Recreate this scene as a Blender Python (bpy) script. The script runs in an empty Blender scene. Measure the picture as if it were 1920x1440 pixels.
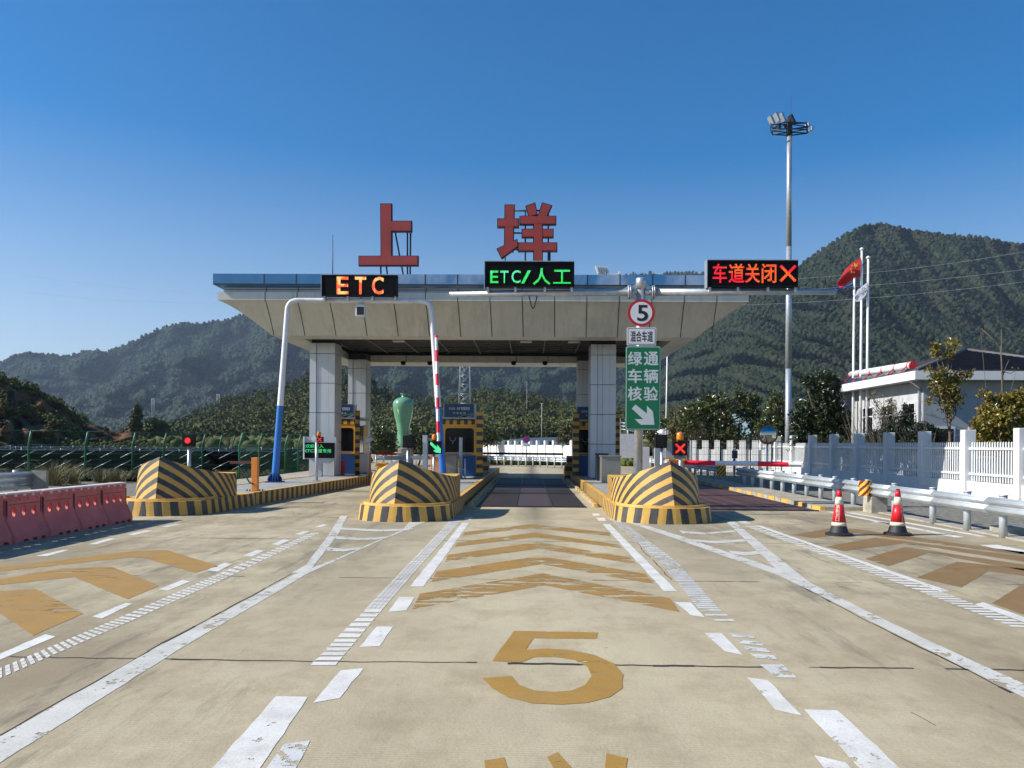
import bpy, math, random
import numpy as np
from mathutils import Vector, Matrix, noise
random.seed(7)
RNG = np.random.default_rng(11)
R = math.radians
SC = bpy.context.scene
COL = SC.collection

# ------------------------------------------------------------------ camera
FPX = 1450.0          # focal length in pixels of the 1920 px wide photograph
CX, CY = 970.0, 833.0 # principal point
CAMZ = 1.7
cam_d = bpy.data.cameras.new('camera'); cam = bpy.data.objects.new('camera', cam_d); COL.objects.link(cam)
cam_d.sensor_width = 36; cam_d.lens = FPX/1920*36
cam_d.shift_x = (960-CX)/1920; cam_d.shift_y = (CY-720)/1920
cam_d.clip_start = 0.1; cam_d.clip_end = 12000
CR = Matrix.Rotation(R(0.92), 3, 'Z') @ Matrix.Rotation(R(90), 3, 'X') @ Matrix.Rotation(R(0.40), 3, 'Z')
cam.matrix_world = Matrix.Translation((0, 0, CAMZ)) @ CR.to_4x4()
SC.camera = cam

# ------------------------------------------------------------------ world, sun, exposure
SUN_DIR = Vector((1.0, 0.18, -0.72)).normalized()   # direction the light travels
elev = math.asin(-SUN_DIR.z); azim = math.atan2(-SUN_DIR.x, -SUN_DIR.y)
W = bpy.data.worlds.new('World'); SC.world = W; W.use_nodes = True
nt = W.node_tree; bg = nt.nodes['Background']
sky = nt.nodes.new('ShaderNodeTexSky'); sky.sky_type = 'NISHITA'; sky.sun_disc = False
sky.sun_elevation = elev; sky.sun_rotation = azim
sky.altitude = 300; sky.air_density = 1.0; sky.dust_density = 0.8; sky.ozone_density = 4.0
hs = nt.nodes.new('ShaderNodeHueSaturation'); tc = nt.nodes.new('ShaderNodeTexCoord'); sx = nt.nodes.new('ShaderNodeSeparateXYZ'); nt.links.new(tc.outputs['Generated'], sx.inputs[0])
mr = nt.nodes.new('ShaderNodeMapRange'); mr.inputs['From Min'].default_value = .10; mr.inputs['From Max'].default_value = .40; mr.inputs['To Min'].default_value = .92; mr.inputs['To Max'].default_value = 1.58
nt.links.new(sx.outputs[2], mr.inputs[0]); nt.links.new(mr.outputs[0], hs.inputs['Saturation'])
nt.links.new(sky.outputs[0], hs.inputs['Color']); nt.links.new(hs.outputs[0], bg.inputs[0]); bg.inputs[1].default_value = 0.098
sd = bpy.data.lights.new('sun', 'SUN'); sd.energy = 4.9; sd.angle = R(0.5); sd.color = (1.0, 0.955, 0.885)
sun = bpy.data.objects.new('sun', sd); COL.objects.link(sun)
sun.rotation_euler = SUN_DIR.to_track_quat('-Z', 'Y').to_euler()
SC.view_settings.view_transform = 'Standard'; SC.view_settings.look = 'None'
SC.view_settings.exposure = 0.52; SC.view_settings.gamma = 1.0
SC.view_settings.use_curve_mapping = False

# ------------------------------------------------------------------ pixel helpers (1920x1440 photo pixels)
def ray(px, py):
    return CR @ Vector((px-CX, -(py-CY), -FPX))
def at(px, py, Y):
    d = ray(px, py); t = Y/d.y
    return Vector((d.x*t, Y, CAMZ+d.z*t))
def G(px, py, z=0.0):
    d = ray(px, py); t = (z-CAMZ)/d.z
    return Vector((d.x*t, d.y*t, z))
def X_at(px, Y): return at(px, CY, Y).x
def Z_at(py, Y, px=993): return at(px, py, Y).z

# ------------------------------------------------------------------ materials
MC = {}
def nodes(name):
    m = bpy.data.materials.new(name); m.use_nodes = True
    t = m.node_tree; b = t.nodes['Principled BSDF']
    return m, t, b
def N(t, typ, **kw):
    n = t.nodes.new(typ)
    for k, v in kw.items():
        if k.startswith('i_'): n.inputs[k[2:].replace('_', ' ')].default_value = v
        else: setattr(n, k, v)
    return n
def L(t, a, b): t.links.new(a, b)
def math_n(t, op, a, b=None, c=None, clamp=False):
    n = t.nodes.new('ShaderNodeMath'); n.operation = op; n.use_clamp = clamp
    for i, v in enumerate((a, b, c)):
        if v is None: continue
        if isinstance(v, (int, float)): n.inputs[i].default_value = v
        else: t.links.new(v, n.inputs[i])
    return n.outputs[0]
def mixc(t, f, a, b):
    n = t.nodes.new('ShaderNodeMix'); n.data_type = 'RGBA'
    for s, v in ((0, f), (6, a), (7, b)):
        if isinstance(v, (int, float)): n.inputs[s].default_value = v
        elif isinstance(v, tuple): n.inputs[s].default_value = (*v[:3], 1)
        else: t.links.new(v, n.inputs[s])
    return n.outputs[2]
def noise_n(t, scale, detail=4, rough=.55, vec=None, sc3=None):
    n = t.nodes.new('ShaderNodeTexNoise'); n.inputs['Scale'].default_value = scale
    n.inputs['Detail'].default_value = detail; n.inputs['Roughness'].default_value = rough
    if vec is None:
        vec = t.nodes.new('ShaderNodeNewGeometry').outputs['Position']
    if sc3:
        mp = t.nodes.new('ShaderNodeMapping'); mp.inputs['Scale'].default_value = sc3
        t.links.new(vec, mp.inputs[0]); vec = mp.outputs[0]
    t.links.new(vec, n.inputs['Vector']); return n.outputs[0]
def ramp(t, f, lo, hi):
    n = t.nodes.new('ShaderNodeMapRange'); n.inputs['From Min'].default_value = lo
    n.inputs['From Max'].default_value = hi; t.links.new(f, n.inputs[0]); return n.outputs[0]

def mat(name, c, rough=.6, metal=0., var=.12, vs=3., bump=0., bs=40., spec=.5, c2=None, dirt=0.):
    if name in MC: return MC[name]
    m, t, b = nodes(name)
    b.inputs['Roughness'].default_value = rough; b.inputs['Metallic'].default_value = metal
    b.inputs['Specular IOR Level'].default_value = spec
    f = noise_n(t, vs)
    dark = tuple(x*(1-var) for x in c); lite = c2 if c2 else tuple(min(1, x*(1+var)) for x in c)
    col = mixc(t, ramp(t, f, .3, .7), dark, lite)
    if dirt:
        d = noise_n(t, 1.1, 6, .7, sc3=(1, 1, .35))
        col = mixc(t, math_n(t, 'MULTIPLY', ramp(t, d, .5, .8), dirt, clamp=True), col, (.12, .10, .08))
    L(t, col, b.inputs['Base Color'])
    if bump:
        h = noise_n(t, bs, 3); bn = N(t, 'ShaderNodeBump'); bn.inputs['Strength'].default_value = bump
        bn.inputs['Distance'].default_value = .01
        L(t, h, bn.inputs['Height']); L(t, bn.outputs[0], b.inputs['Normal'])
    MC[name] = m; return m

def emis(name, c1, c2, strength=1.6, vs=1.6, dot=.045):
    m, t, b = nodes(name)
    b.inputs['Base Color'].default_value = (.01, .01, .01, 1); b.inputs['Roughness'].default_value = .5
    col = mixc(t, ramp(t, noise_n(t, vs, 3, .6), .47, .56), c1, c2)
    pos = N(t, 'ShaderNodeNewGeometry').outputs['Position']
    sp = N(t, 'ShaderNodeSeparateXYZ'); L(t, pos, sp.inputs[0])
    def gap(s): return math_n(t, 'GREATER_THAN', math_n(t, 'FRACT', math_n(t, 'MULTIPLY', s, 1/dot)), .22)
    g = math_n(t, 'MULTIPLY', gap(sp.outputs[0]), gap(sp.outputs[2]))
    L(t, col, b.inputs['Emission Color']); L(t, math_n(t, 'MULTIPLY', g, strength), b.inputs['Emission Strength'])
    return m

def stripes(name, mode, per, ca=(.62, .36, .07), cb=(.035, .034, .033), duty=.5, slant=0., off=0., rough=.55, dirt=.35):
    """painted stripes: mode 'u' along uv.x, 'nose' curved bands on the bull nose, 'v' bands by height, 'd' diagonal"""
    m, t, b = nodes(name)
    uv = N(t, 'ShaderNodeUVMap').outputs[0]; s = N(t, 'ShaderNodeSeparateXYZ'); L(t, uv, s.inputs[0])
    u, v = s.outputs[0], s.outputs[1]
    if mode == 'nose':
        q = math_n(t, 'MULTIPLY', math_n(t, 'MULTIPLY', u, u), .15)
        e = math_n(t, 'ADD', math_n(t, 'ADD', v, math_n(t, 'MULTIPLY', u, .46)), q)
    elif mode == 'v': e = v
    else: e = math_n(t, 'ADD', u, math_n(t, 'MULTIPLY', v, slant))
    wob = math_n(t, 'MULTIPLY', math_n(t, 'SUBTRACT', noise_n(t, 9, 3), .5), .03)
    e = math_n(t, 'ADD', math_n(t, 'ADD', e, off), wob)
    f = math_n(t, 'FRACT', math_n(t, 'MULTIPLY', e, 1/per))
    k = math_n(t, 'LESS_THAN', f, duty)
    ya = mixc(t, ramp(t, noise_n(t, 2.5, 5, .6), .3, .7), tuple(x*.88 for x in ca), tuple(x*1.08 for x in ca))
    bb = mixc(t, ramp(t, noise_n(t, 5, 5, .7), .35, .75), cb, tuple(x*2.3 for x in cb))
    col = mixc(t, k, ya, bb)
    col = mixc(t, math_n(t, 'MULTIPLY', ramp(t, noise_n(t, 1.6, 8, .75), .5, .85), dirt, clamp=True), col, (.16, .12, .08))
    chip = math_n(t, 'GREATER_THAN', noise_n(t, 22, 4, .7), .68)
    col = mixc(t, math_n(t, 'MULTIPLY', chip, .6), col, (.25, .22, .18))
    L(t, col, b.inputs['Base Color']); b.inputs['Roughness'].default_value = rough
    bn = N(t, 'ShaderNodeBump'); bn.inputs['Strength'].default_value = .25; bn.inputs['Distance'].default_value = .01
    L(t, noise_n(t, 30, 4), bn.inputs['Height']); L(t, bn.outputs[0], b.inputs['Normal'])
    return m

def leafmat(name, cols, rough=.45, trans=.0, spec=.5):
    m, t, b = nodes(name)
    r = N(t, 'ShaderNodeNewGeometry').outputs['Random Per Island']
    cr = N(t, 'ShaderNodeValToRGB'); L(t, r, cr.inputs[0])
    els = cr.color_ramp.elements
    while len(els) < len(cols): els.new(.5)
    for i, (e, c) in enumerate(zip(els, cols)):
        e.position = i/(len(cols)-1) if len(cols) > 1 else 0; e.color = (*c, 1)
    patch = ramp(t, noise_n(t, .55, 3), .3, .7)
    col = mixc(t, patch, cr.outputs[0], tuple(x for x in cols[len(cols)//2]))
    n = t.nodes.new('ShaderNodeMix'); n.data_type = 'RGBA'; n.inputs[0].default_value = .35
    L(t, cr.outputs[0], n.inputs[6]); L(t, col, n.inputs[7])
    L(t, n.outputs[2], b.inputs['Base Color']); b.inputs['Roughness'].default_value = rough
    b.inputs['Specular IOR Level'].default_value = spec
    return m

def paint(name, c, wear=.45, scale=7., rough=.6, speck=.0, edge=0., stretch=(1, 1, 1)):
    """road paint that has worn through in places"""
    m, t, b = nodes(name)
    f1 = noise_n(t, scale, 8, .72, sc3=stretch); f2 = noise_n(t, .8, 3, .5)
    col = mixc(t, ramp(t, noise_n(t, 3, 5), .3, .75), tuple(x*.84 for x in c), c)
    col = mixc(t, math_n(t, 'MULTIPLY', ramp(t, noise_n(t, 60, 2), .45, .7), .35), col, tuple(x*.5 for x in c))
    col = mixc(t, math_n(t, 'MULTIPLY', ramp(t, noise_n(t, 1.8, 9, .78), .46, .64), .32, clamp=True), col, (.24, .19, .12))
    L(t, col, b.inputs['Base Color']); b.inputs['Roughness'].default_value = rough
    k = math_n(t, 'GREATER_THAN', math_n(t, 'ADD', f1, math_n(t, 'MULTIPLY', f2, .35)), 1.19-wear)
    out = t.nodes['Material Output']; tr = N(t, 'ShaderNodeBsdfTransparent'); mx = N(t, 'ShaderNodeMixShader')
    L(t, k, mx.inputs[0]); L(t, b.outputs[0], mx.inputs[1]); L(t, tr.outputs[0], mx.inputs[2]); L(t, mx.outputs[0], out.inputs[0])
    return m

M_WHITE = mat('white_enamel', (.70, .71, .70), .35, var=.05, dirt=.25)
M_GALV = mat('galvanised_steel', (.46, .49, .51), .38, .55, var=.14, vs=8)
M_RAIL = mat('guardrail_steel', (.50, .54, .56), .42, .35, var=.10, vs=5, dirt=.15)
M_DARK = mat('black_casing', (.006, .006, .007), .5, var=.3, spec=.2)
M_SCREEN = mat('dark_screen', (.003, .003, .004), .6, var=.3, spec=.12)
M_SEAM = mat('panel_seam', (.02, .02, .022), .7)
M_CREAM = mat('cream_cladding', (.64, .64, .565), .38, var=.05, vs=.7, dirt=.18)
M_CLAD = mat('silver_cladding', (.54, .56, .58), .35, .25, var=.05, vs=.8)
M_CLAD2 = mat('grey_cladding', (.42, .44, .46), .4, .2, var=.05)
M_CONC = mat('island_concrete', (.30, .30, .28), .85, var=.22, vs=2.5, bump=.4, dirt=.4)
M_CONC2 = mat('weathered_concrete', (.34, .31, .25), .9, var=.25, vs=4, bump=.5, dirt=.5)
M_YEL = mat('ochre_paint', (.66, .38, .08), .55, var=.12, vs=5, dirt=.3)
M_YELO = mat('booth_yellow', (.72, .34, .02), .35, var=.08)
M_ORANGE = mat('orange_paint', (.80, .27, .05), .45, var=.10, dirt=.15)
M_BLUE = mat('pole_blue', (.02, .16, .50), .4, var=.08)
M_NAVY = mat('navy_panel', (.012, .045, .11), .35, var=.1)
M_BOOTHBLUE = mat('booth_blue', (.01, .06, .20), .35, var=.1)
M_GLASS = mat('dark_glass', (.006, .007, .009), .12, var=.1, spec=.22)
M_GREEN = mat('fence_green', (.01, .13, .055), .45, var=.15)
M_GREENW = mat('fence_wire_green', (.02, .10, .055), .5, var=.15)
M_RED = mat('rail_red', (.55, .02, .03), .4, var=.08)
M_BARR = mat('faded_red_plastic', (.68, .17, .155), .55, var=.16, vs=2.2, dirt=.12, spec=.35)
M_BARRTOP = mat('sunlit_top_plastic', (.78, .62, .56), .6, var=.12)  # sunlight on the barrier tops, put into a paler colour than the body
M_STEELBOX = mat('stainless_cabinet', (.30, .29, .25), .35, .5, var=.08)
M_LETTER = mat('weathered_red_letter', (.33, .040, .032), .55, var=.18, vs=1.2, dirt=.25)
M_LEDGE = mat('dark_letter_edge', (.012, .012, .02), .5)
M_IRON = mat('dark_steel', (.03, .035, .045), .5, .3)
M_SIGNW = mat('sign_white', (.66, .66, .68), .4, var=.05)
M_SIGNB = mat('sign_black', (.01, .01, .012), .5)
M_SIGNR = mat('sign_red', (.45, .01, .02), .4)
M_SIGNG = mat('sign_green', (.0, .13, .055), .4, var=.06)
M_SIGNGW = mat('sign_pale_legend', (.50, .56, .58), .45, var=.04)
M_VASE = mat('celadon_glaze', (.135, .31, .18), .16, var=.12, vs=1.2, spec=.6)
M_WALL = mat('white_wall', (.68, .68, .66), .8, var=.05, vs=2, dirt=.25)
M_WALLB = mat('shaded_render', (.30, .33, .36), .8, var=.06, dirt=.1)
M_ROOF = mat('dark_roof_tile', (.045, .042, .055), .6, var=.2)
M_SOLAR = mat('solar_glass', (.012, .014, .02), .15, var=.15)
M_SOLARB = mat('solar_back', (.030, .032, .034), .6, var=.2)
M_RUBBER = mat('black_rubber', (.015, .017, .02), .6)
M_CONER = mat('cone_red', (.62, .012, .022), .38, var=.06)
M_CONEW = mat('cone_reflective', (.68, .64, .50), .4, var=.06)
M_BARK = mat('bark', (.13, .105, .08), .9, var=.3, vs=12, bump=.5)
M_AMBER = mat('amber_lens', (.62, .19, .012), .15, var=.05)
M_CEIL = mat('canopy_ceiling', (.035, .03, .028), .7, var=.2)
M_CHROME = mat('mirror_glass', (.42, .42, .38), .03, 1.0, var=.01)
M_GRAVEL = mat('gravel_soil', (.17, .16, .13), .95, var=.55, vs=9, bump=1., bs=25)
def panelled(m, w, amt):
    t = m.node_tree; b = t.nodes['Principled BSDF']; src = b.inputs['Base Color'].links[0].from_socket
    sp = N(t, 'ShaderNodeSeparateXYZ'); L(t, N(t, 'ShaderNodeNewGeometry').outputs['Position'], sp.inputs[0])
    wn = N(t, 'ShaderNodeTexWhiteNoise'); wn.noise_dimensions = '1D'; L(t, math_n(t, 'FLOOR', math_n(t, 'MULTIPLY', sp.outputs[0], 1/w)), wn.inputs['W'])
    st = ramp(t, noise_n(t, 1.6, 6, .7, sc3=(2.2, .5, .25)), .48, .72)
    c = mixc(t, math_n(t, 'MULTIPLY', wn.outputs['Value'], amt), src, (.30, .29, .24)); c = mixc(t, math_n(t, 'MULTIPLY', st, .30), c, (.20, .18, .14)); L(t, c, b.inputs['Base Color'])
panelled(M_CREAM, 1.16, .16)
S_NOSE = stripes('nose_stripes', 'nose', .258, off=.02)
S_KERB = stripes('kerb_stripes', 'u', .40, slant=0., duty=.5)
S_PLINTH = stripes('plinth_stripes', 'u', .36, slant=.12, duty=.5, off=.09)
S_POST = stripes('post_stripes', 'v', .34, ca=(.62, .32, .03))
S_DIAG = stripes('marker_stripes', 'u', .155, ca=(.8, .42, .03), cb=(.09, .008, .01), slant=-.85, dirt=.1)
S_GATE = stripes('gate_arm_stripes', 'u', 2.0, ca=(.75, .75, .76), cb=(.55, .01, .03), dirt=.05, duty=.42)

# ------------------------------------------------------------------ mesh builder
ORG = {}
class MB:
    def __init__(s): s.v = []; s.f = []; s.m = []; s.uv = []; s.sm = []; s.mi = 0
    def face(s, idx, uv=None, sm=False):
        s.f.append(tuple(idx)); s.m.append(s.mi); s.uv.append(uv); s.sm.append(sm)
    def add(s, pts):
        b = len(s.v); s.v.extend([tuple(p) for p in pts]); return b
    def quad(s, pts, uv=None, sm=False):
        b = s.add(pts); s.face(range(b, b+len(pts)), uv, sm)
    def box(s, x0, x1, y0, y1, z0, z1, rot=None, o=None):
        c = [Vector((x, y, z)) for z in (z0, z1) for y in (y0, y1) for x in (x0, x1)]
        if rot is not None: c = [rot @ p + (Vector(o) if o is not None else Vector()) for p in c]
        b = s.add(c)
        du, dv, dw = x1-x0, z1-z0, y1-y0
        for q, (a, e) in (((0, 1, 5, 4), (du, dv)), ((1, 3, 7, 5), (dw, dv)), ((3, 2, 6, 7), (du, dv)), ((2, 0, 4, 6), (dw, dv)), ((4, 5, 7, 6), (du, dw)), ((2, 3, 1, 0), (du, dw))):
            s.face([b+i for i in q], [(0, z0 if e == dv else 0), (a, z0 if e == dv else 0), (a, z0+e), (0, z0+e)])
    def tube(s, pts, rad, n=10, cap=True, smooth=True):
        pts = [Vector(p) for p in pts]
        if not isinstance(rad, (list, tuple)): rad = [rad]*len(pts)
        rings = []; up = None; ln = 0; lens = [0]
        for i in range(1, len(pts)): ln += (pts[i]-pts[i-1]).length; lens.append(ln)
        for i, p in enumerate(pts):
            d = (pts[min(i+1, len(pts)-1)]-pts[max(i-1, 0)]).normalized()
            if up is None: up = Vector((0, 0, 1)) if abs(d.z) < .9 else Vector((1, 0, 0))
            a = d.cross(up); 
            if a.length < 1e-4: a = d.orthogonal()
            a.normalize(); e = a.cross(d).normalized(); up = e
            rings.append(s.add([p + (a*math.cos(k*2*math.pi/n) + e*math.sin(k*2*math.pi/n))*rad[i] for k in range(n)]))
        for i in range(len(pts)-1):
            for k in range(n):
                k2 = (k+1) % n
                s.face([rings[i]+k, rings[i]+k2, rings[i+1]+k2, rings[i+1]+k],
                       [(lens[i], lens[i]), (lens[i], lens[i]), (lens[i+1], lens[i+1]), (lens[i+1], lens[i+1])], smooth)
        if cap:
            s.face([rings[0]+k for k in range(n)][::-1]); s.face([rings[-1]+k for k in range(n)])
    def lathe(s, c, prof, n=24, axis='z', smooth=True, ang=2*math.pi):
        c = Vector(c); rings = []
        for r, h in prof:
            ring = []
            for k in range(n):
                a = k*ang/n
                if axis == 'z': ring.append(c+Vector((r*math.cos(a), r*math.sin(a), h)))
                elif axis == 'y': ring.append(c+Vector((r*math.cos(a), h, r*math.sin(a))))
                else: ring.append(c+Vector((h, r*math.cos(a), r*math.sin(a))))
            rings.append(s.add(ring))
        for i in range(len(prof)-1):
            for k in range(n):
                k2 = (k+1) % n
                q = [rings[i]+k, rings[i]+k2, rings[i+1]+k2, rings[i+1]+k]
                if axis == 'y': q = q[::-1]
                s.face(q, None, smooth)
        a = [rings[0]+k for k in range(n)]; b = [rings[-1]+k for k in range(n)]
        if axis == 'y': s.face(a); s.face(b[::-1])
        else: s.face(a[::-1]); s.face(b)
    def prism_y(s, poly, y0, y1):
        """poly = [(x,z)] extruded in y; y0 is the side nearer the camera"""
        ar = sum(poly[i][0]*poly[(i+1) % len(poly)][1]-poly[(i+1) % len(poly)][0]*poly[i][1] for i in range(len(poly)))
        if ar < 0: poly = poly[::-1]
        n = len(poly); a = s.add([(x, y0, z) for x, z in poly]); b = s.add([(x, y1, z) for x, z in poly])
        s.face(range(a, a+n)); s.face([b+i for i in range(n)][::-1])
        for i in range(n): s.face([a+i, b+i, b+(i+1) % n, a+(i+1) % n])
    def prism_z(s, poly, z0, z1):
        ar = sum(poly[i][0]*poly[(i+1) % len(poly)][1]-poly[(i+1) % len(poly)][0]*poly[i][1] for i in range(len(poly)))
        if ar < 0: poly = poly[::-1]
        n = len(poly); a = s.add([(x, y, z0) for x, y in poly]); b = s.add([(x, y, z1) for x, y in poly])
        s.face([a+i for i in range(n)][::-1]); s.face(range(b, b+n)); ln = 0
        for i in range(n):
            j = (i+1) % n; d = math.dist(poly[i], poly[j])
            s.face([a+i, a+j, b+j, b+i], [(ln, z0), (ln+d, z0), (ln+d, z1), (ln, z1)]); ln += d
    def build(s, name, mats, parent=None, org=None, bevel=0):
        if not isinstance(mats, (list, tuple)): mats = [mats]
        if org is None:
            if parent is not None: org = ORG[parent.name]
            elif s.v:
                a = np.array(s.v); org = Vector(((a[:, 0].min()+a[:, 0].max())/2, (a[:, 1].min()+a[:, 1].max())/2, a[:, 2].min()))
            else: org = Vector()
        org = Vector(org)
        me = bpy.data.meshes.new(name)
        me.from_pydata([(x-org.x, y-org.y, z-org.z) for x, y, z in s.v], [], s.f)
        for m in mats: me.materials.append(m)
        me.polygons.foreach_set('material_index', s.m); me.polygons.foreach_set('use_smooth', s.sm)
        if any(u is not None for u in s.uv):
            ul = me.uv_layers.new(name='UVMap'); arr = []
            for f, u in zip(s.f, s.uv):
                arr.extend([c for q in (u if u is not None else [(0, 0)]*len(f)) for c in q])
            ul.data.foreach_set('uv', arr)
        me.update()
        o = bpy.data.objects.new(name, me); COL.objects.link(o)
        if parent is not None: o.parent = parent
        else: o.location = org
        ORG[o.name] = org
        if bevel:
            b = o.modifiers.new('bevel', 'BEVEL'); b.width = bevel; b.segments = 2; b.limit_method = 'ANGLE'
        return o

def tag(o, label=None, cat=None, group=None, kind=None):
    for k, v in (('label', label), ('category', cat), ('group', group), ('kind', kind)):
        if v: o[k] = v
    return o
def thing(name, loc, label, cat, group=None):
    o = bpy.data.objects.new(name, None); COL.objects.link(o); o.location = loc; ORG[o.name] = Vector(loc)
    o.empty_display_size = .2
    return tag(o, label, cat, group)
def B(name, mats, parent, *boxes, bevel=0):
    m = MB()
    for b in boxes: m.box(*b)
    return m.build(name, mats, parent, bevel=bevel)
def struct(m, name, mats): return tag(m.build(name, mats), kind='structure')

def text(s, name, box, y, material, parent, bold=.0, depth=.012, stretch=True, rows=None):
    """writing facing the camera side (-y); box=(x0,x1,z0,z1)"""
    cu = bpy.data.curves.new(name, 'FONT'); cu.body = s; cu.size = 1; cu.offset = min(bold, .008)
    cu.fill_mode = 'FRONT'; cu.resolution_u = 3
    ob = bpy.data.objects.new('tmp', cu); COL.objects.link(ob)
    bpy.context.view_layer.update()
    me0 = bpy.data.meshes.new_from_object(ob.evaluated_get(bpy.context.evaluated_depsgraph_get()))
    vs = np.array([v.co[:] for v in me0.vertices]); fs = [tuple(p.vertices) for p in me0.polygons]
    bpy.data.objects.remove(ob); bpy.data.curves.remove(cu); bpy.data.meshes.remove(me0)
    x0, x1, z0, z1 = box
    mn, mx = vs.min(0), vs.max(0)
    sx = (x1-x0)/(mx[0]-mn[0]); sz = (z1-z0)/(mx[1]-mn[1])
    if not stretch: sx = sz = min(sx, sz)
    ox = (x0+x1)/2-(mn[0]+mx[0])/2*sx; oz = (z0+z1)/2-(mn[1]+mx[1])/2*sz
    m = MB(); bb = max(0, bold-.008)*.55; offs = [(0, 0)] if bb <= 0 else [(0, 0), (bb, bb*.6), (-bb, bb*.6), (bb, -bb*.6), (-bb, -bb*.6)]
    for k, (da, db) in enumerate(offs):
        b = m.add([((v[0]+da)*sx+ox, y-k*.0004, (v[1]+db)*sz+oz) for v in vs])
        for f in fs: m.face([b+i for i in f])
    o = m.build(name, material, parent)
    if depth:
        sm = o.modifiers.new('thickness', 'SOLIDIFY'); sm.thickness = depth; sm.offset = -1
    return o

# ------------------------------------------------------------------ ground and road
def concrete_material():
    m, t, b = nodes('plaza_concrete')
    big = noise_n(t, .30, 6, .65, sc3=(1, .75, 1)); mid = noise_n(t, 1.5, 10, .76, sc3=(1, .8, 1)); fine = noise_n(t, 45, 4, .7)
    col = mixc(t, ramp(t, big, .36, .66), (.40, .335, .215), (.545, .475, .315))
    col = mixc(t, math_n(t, 'MULTIPLY', ramp(t, mid, .46, .62), .50, clamp=True), col, (.30, .235, .135))
    col = mixc(t, math_n(t, 'MULTIPLY', ramp(t, fine, .40, .70), .28, clamp=True), col, (.22, .185, .13))
    pos = N(t, 'ShaderNodeNewGeometry').outputs['Position']; sp = N(t, 'ShaderNodeSeparateXYZ'); L(t, pos, sp.inputs[0])
    # tyre grime down the lanes and towards the booths
    def band(cx, w, k):
        d = math_n(t, 'ABSOLUTE', math_n(t, 'SUBTRACT', sp.outputs[0], cx))
        return math_n(t, 'MULTIPLY', math_n(t, 'SUBTRACT', 1, math_n(t, 'MULTIPLY', d, 1/w, clamp=True), clamp=True), k)
    far = math_n(t, 'MULTIPLY', math_n(t, 'SUBTRACT', sp.outputs[1], 11), 1/10., clamp=True)
    g = math_n(t, 'MULTIPLY', band(.15, .55, .75), far, clamp=True)
    g2 = math_n(t, 'MULTIPLY', math_n(t, 'ADD', band(6.2, 2.6, .5), band(-5.4, 1.2, .28)), ramp(t, noise_n(t, .9, 6, .7, sc3=(.5, 1.6, 1)), .40, .62), clamp=True)
    g3 = math_n(t, 'MULTIPLY', math_n(t, 'ADD', band(3.0, 1.6, .42), band(-2.9, 1.5, .42)), math_n(t, 'MULTIPLY', math_n(t, 'SUBTRACT', sp.outputs[1], 7), .12, clamp=True))
    col = mixc(t, g, col, (.10, .088, .07)); col = mixc(t, g2, col, (.15, .125, .085)); col = mixc(t, g3, col, (.16, .145, .12))
    side = math_n(t, 'MULTIPLY', math_n(t, 'SUBTRACT', math_n(t, 'ABSOLUTE', math_n(t, 'SUBTRACT', sp.outputs[0], .17)), 1.7), .55, clamp=True)
    st = math_n(t, 'MULTIPLY', ramp(t, noise_n(t, .55, 10, .74, sc3=(1.1, .55, 1)), .45, .58), math_n(t, 'MULTIPLY', side, .62), clamp=True)
    col = mixc(t, st, col, (.21, .165, .10))
    sk = math_n(t, 'MULTIPLY', ramp(t, noise_n(t, 1.0, 6, .8, sc3=(2.6, .35, 1)), .54, .64), math_n(t, 'MULTIPLY', math_n(t, 'ADD', side, .25), .5), clamp=True)
    col = mixc(t, sk, col, (.13, .115, .09))
    rust = math_n(t, 'MULTIPLY', ramp(t, noise_n(t, .7, 8, .75), .60, .76), .28, clamp=True)
    col = mixc(t, rust, col, (.32, .21, .12))
    # small dark spots
    vo = N(t, 'ShaderNodeTexVoronoi'); vo.inputs['Scale'].default_value = 1.7; L(t, pos, vo.inputs['Vector'])
    spot = math_n(t, 'LESS_THAN', vo.outputs['Distance'], math_n(t, 'MULTIPLY', ramp(t, noise_n(t, .9, 2), .5, .7), .035))
    col = mixc(t, math_n(t, 'MULTIPLY', spot, .75), col, (.06, .05, .04))
    # broomed grooves across the lanes
    wv = math_n(t, 'SINE', math_n(t, 'MULTIPLY', math_n(t, 'ADD', sp.outputs[1], math_n(t, 'MULTIPLY', noise_n(t, 1.2, 2), .03)), 2*math.pi/.030))
    near = math_n(t, 'SUBTRACT', 1, math_n(t, 'MULTIPLY', sp.outputs[1], 1/8.), clamp=True)
    gr = math_n(t, 'MULTIPLY', math_n(t, 'MULTIPLY', math_n(t, 'GREATER_THAN', wv, .35), near), ramp(t, noise_n(t, 1.1, 5, .7, sc3=(.5, 2, 1)), .35, .65))
    col = mixc(t, math_n(t, 'MULTIPLY', gr, .60, clamp=True), col, (.26, .20, .12))
    L(t, col, b.inputs['Base Color']); b.inputs['Roughness'].default_value = .82; b.inputs['Specular IOR Level'].default_value = .35
    bn = N(t, 'ShaderNodeBump'); bn.inputs['Strength'].default_value = .35; bn.inputs['Distance'].default_value = .01
    L(t, math_n(t, 'SUBTRACT', fine, gr), bn.inputs['Height']); L(t, bn.outputs[0], b.inputs['Normal'])
    return m
def ground_material():
    m, t, b = nodes('rough_ground')
    n1 = noise_n(t, .06, 6, .65); n2 = noise_n(t, 3, 6, .7)
    col = mixc(t, ramp(t, n1, .38, .62), (.055, .07, .03), (.12, .10, .055))
    col = mixc(t, ramp(t, n2, .4, .75), col, (.04, .045, .022))
    L(t, col, b.inputs['Base Color']); b.inputs['Roughness'].default_value = .95
    return m
M_PLAZA = concrete_material(); M_GROUND = ground_material()

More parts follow.
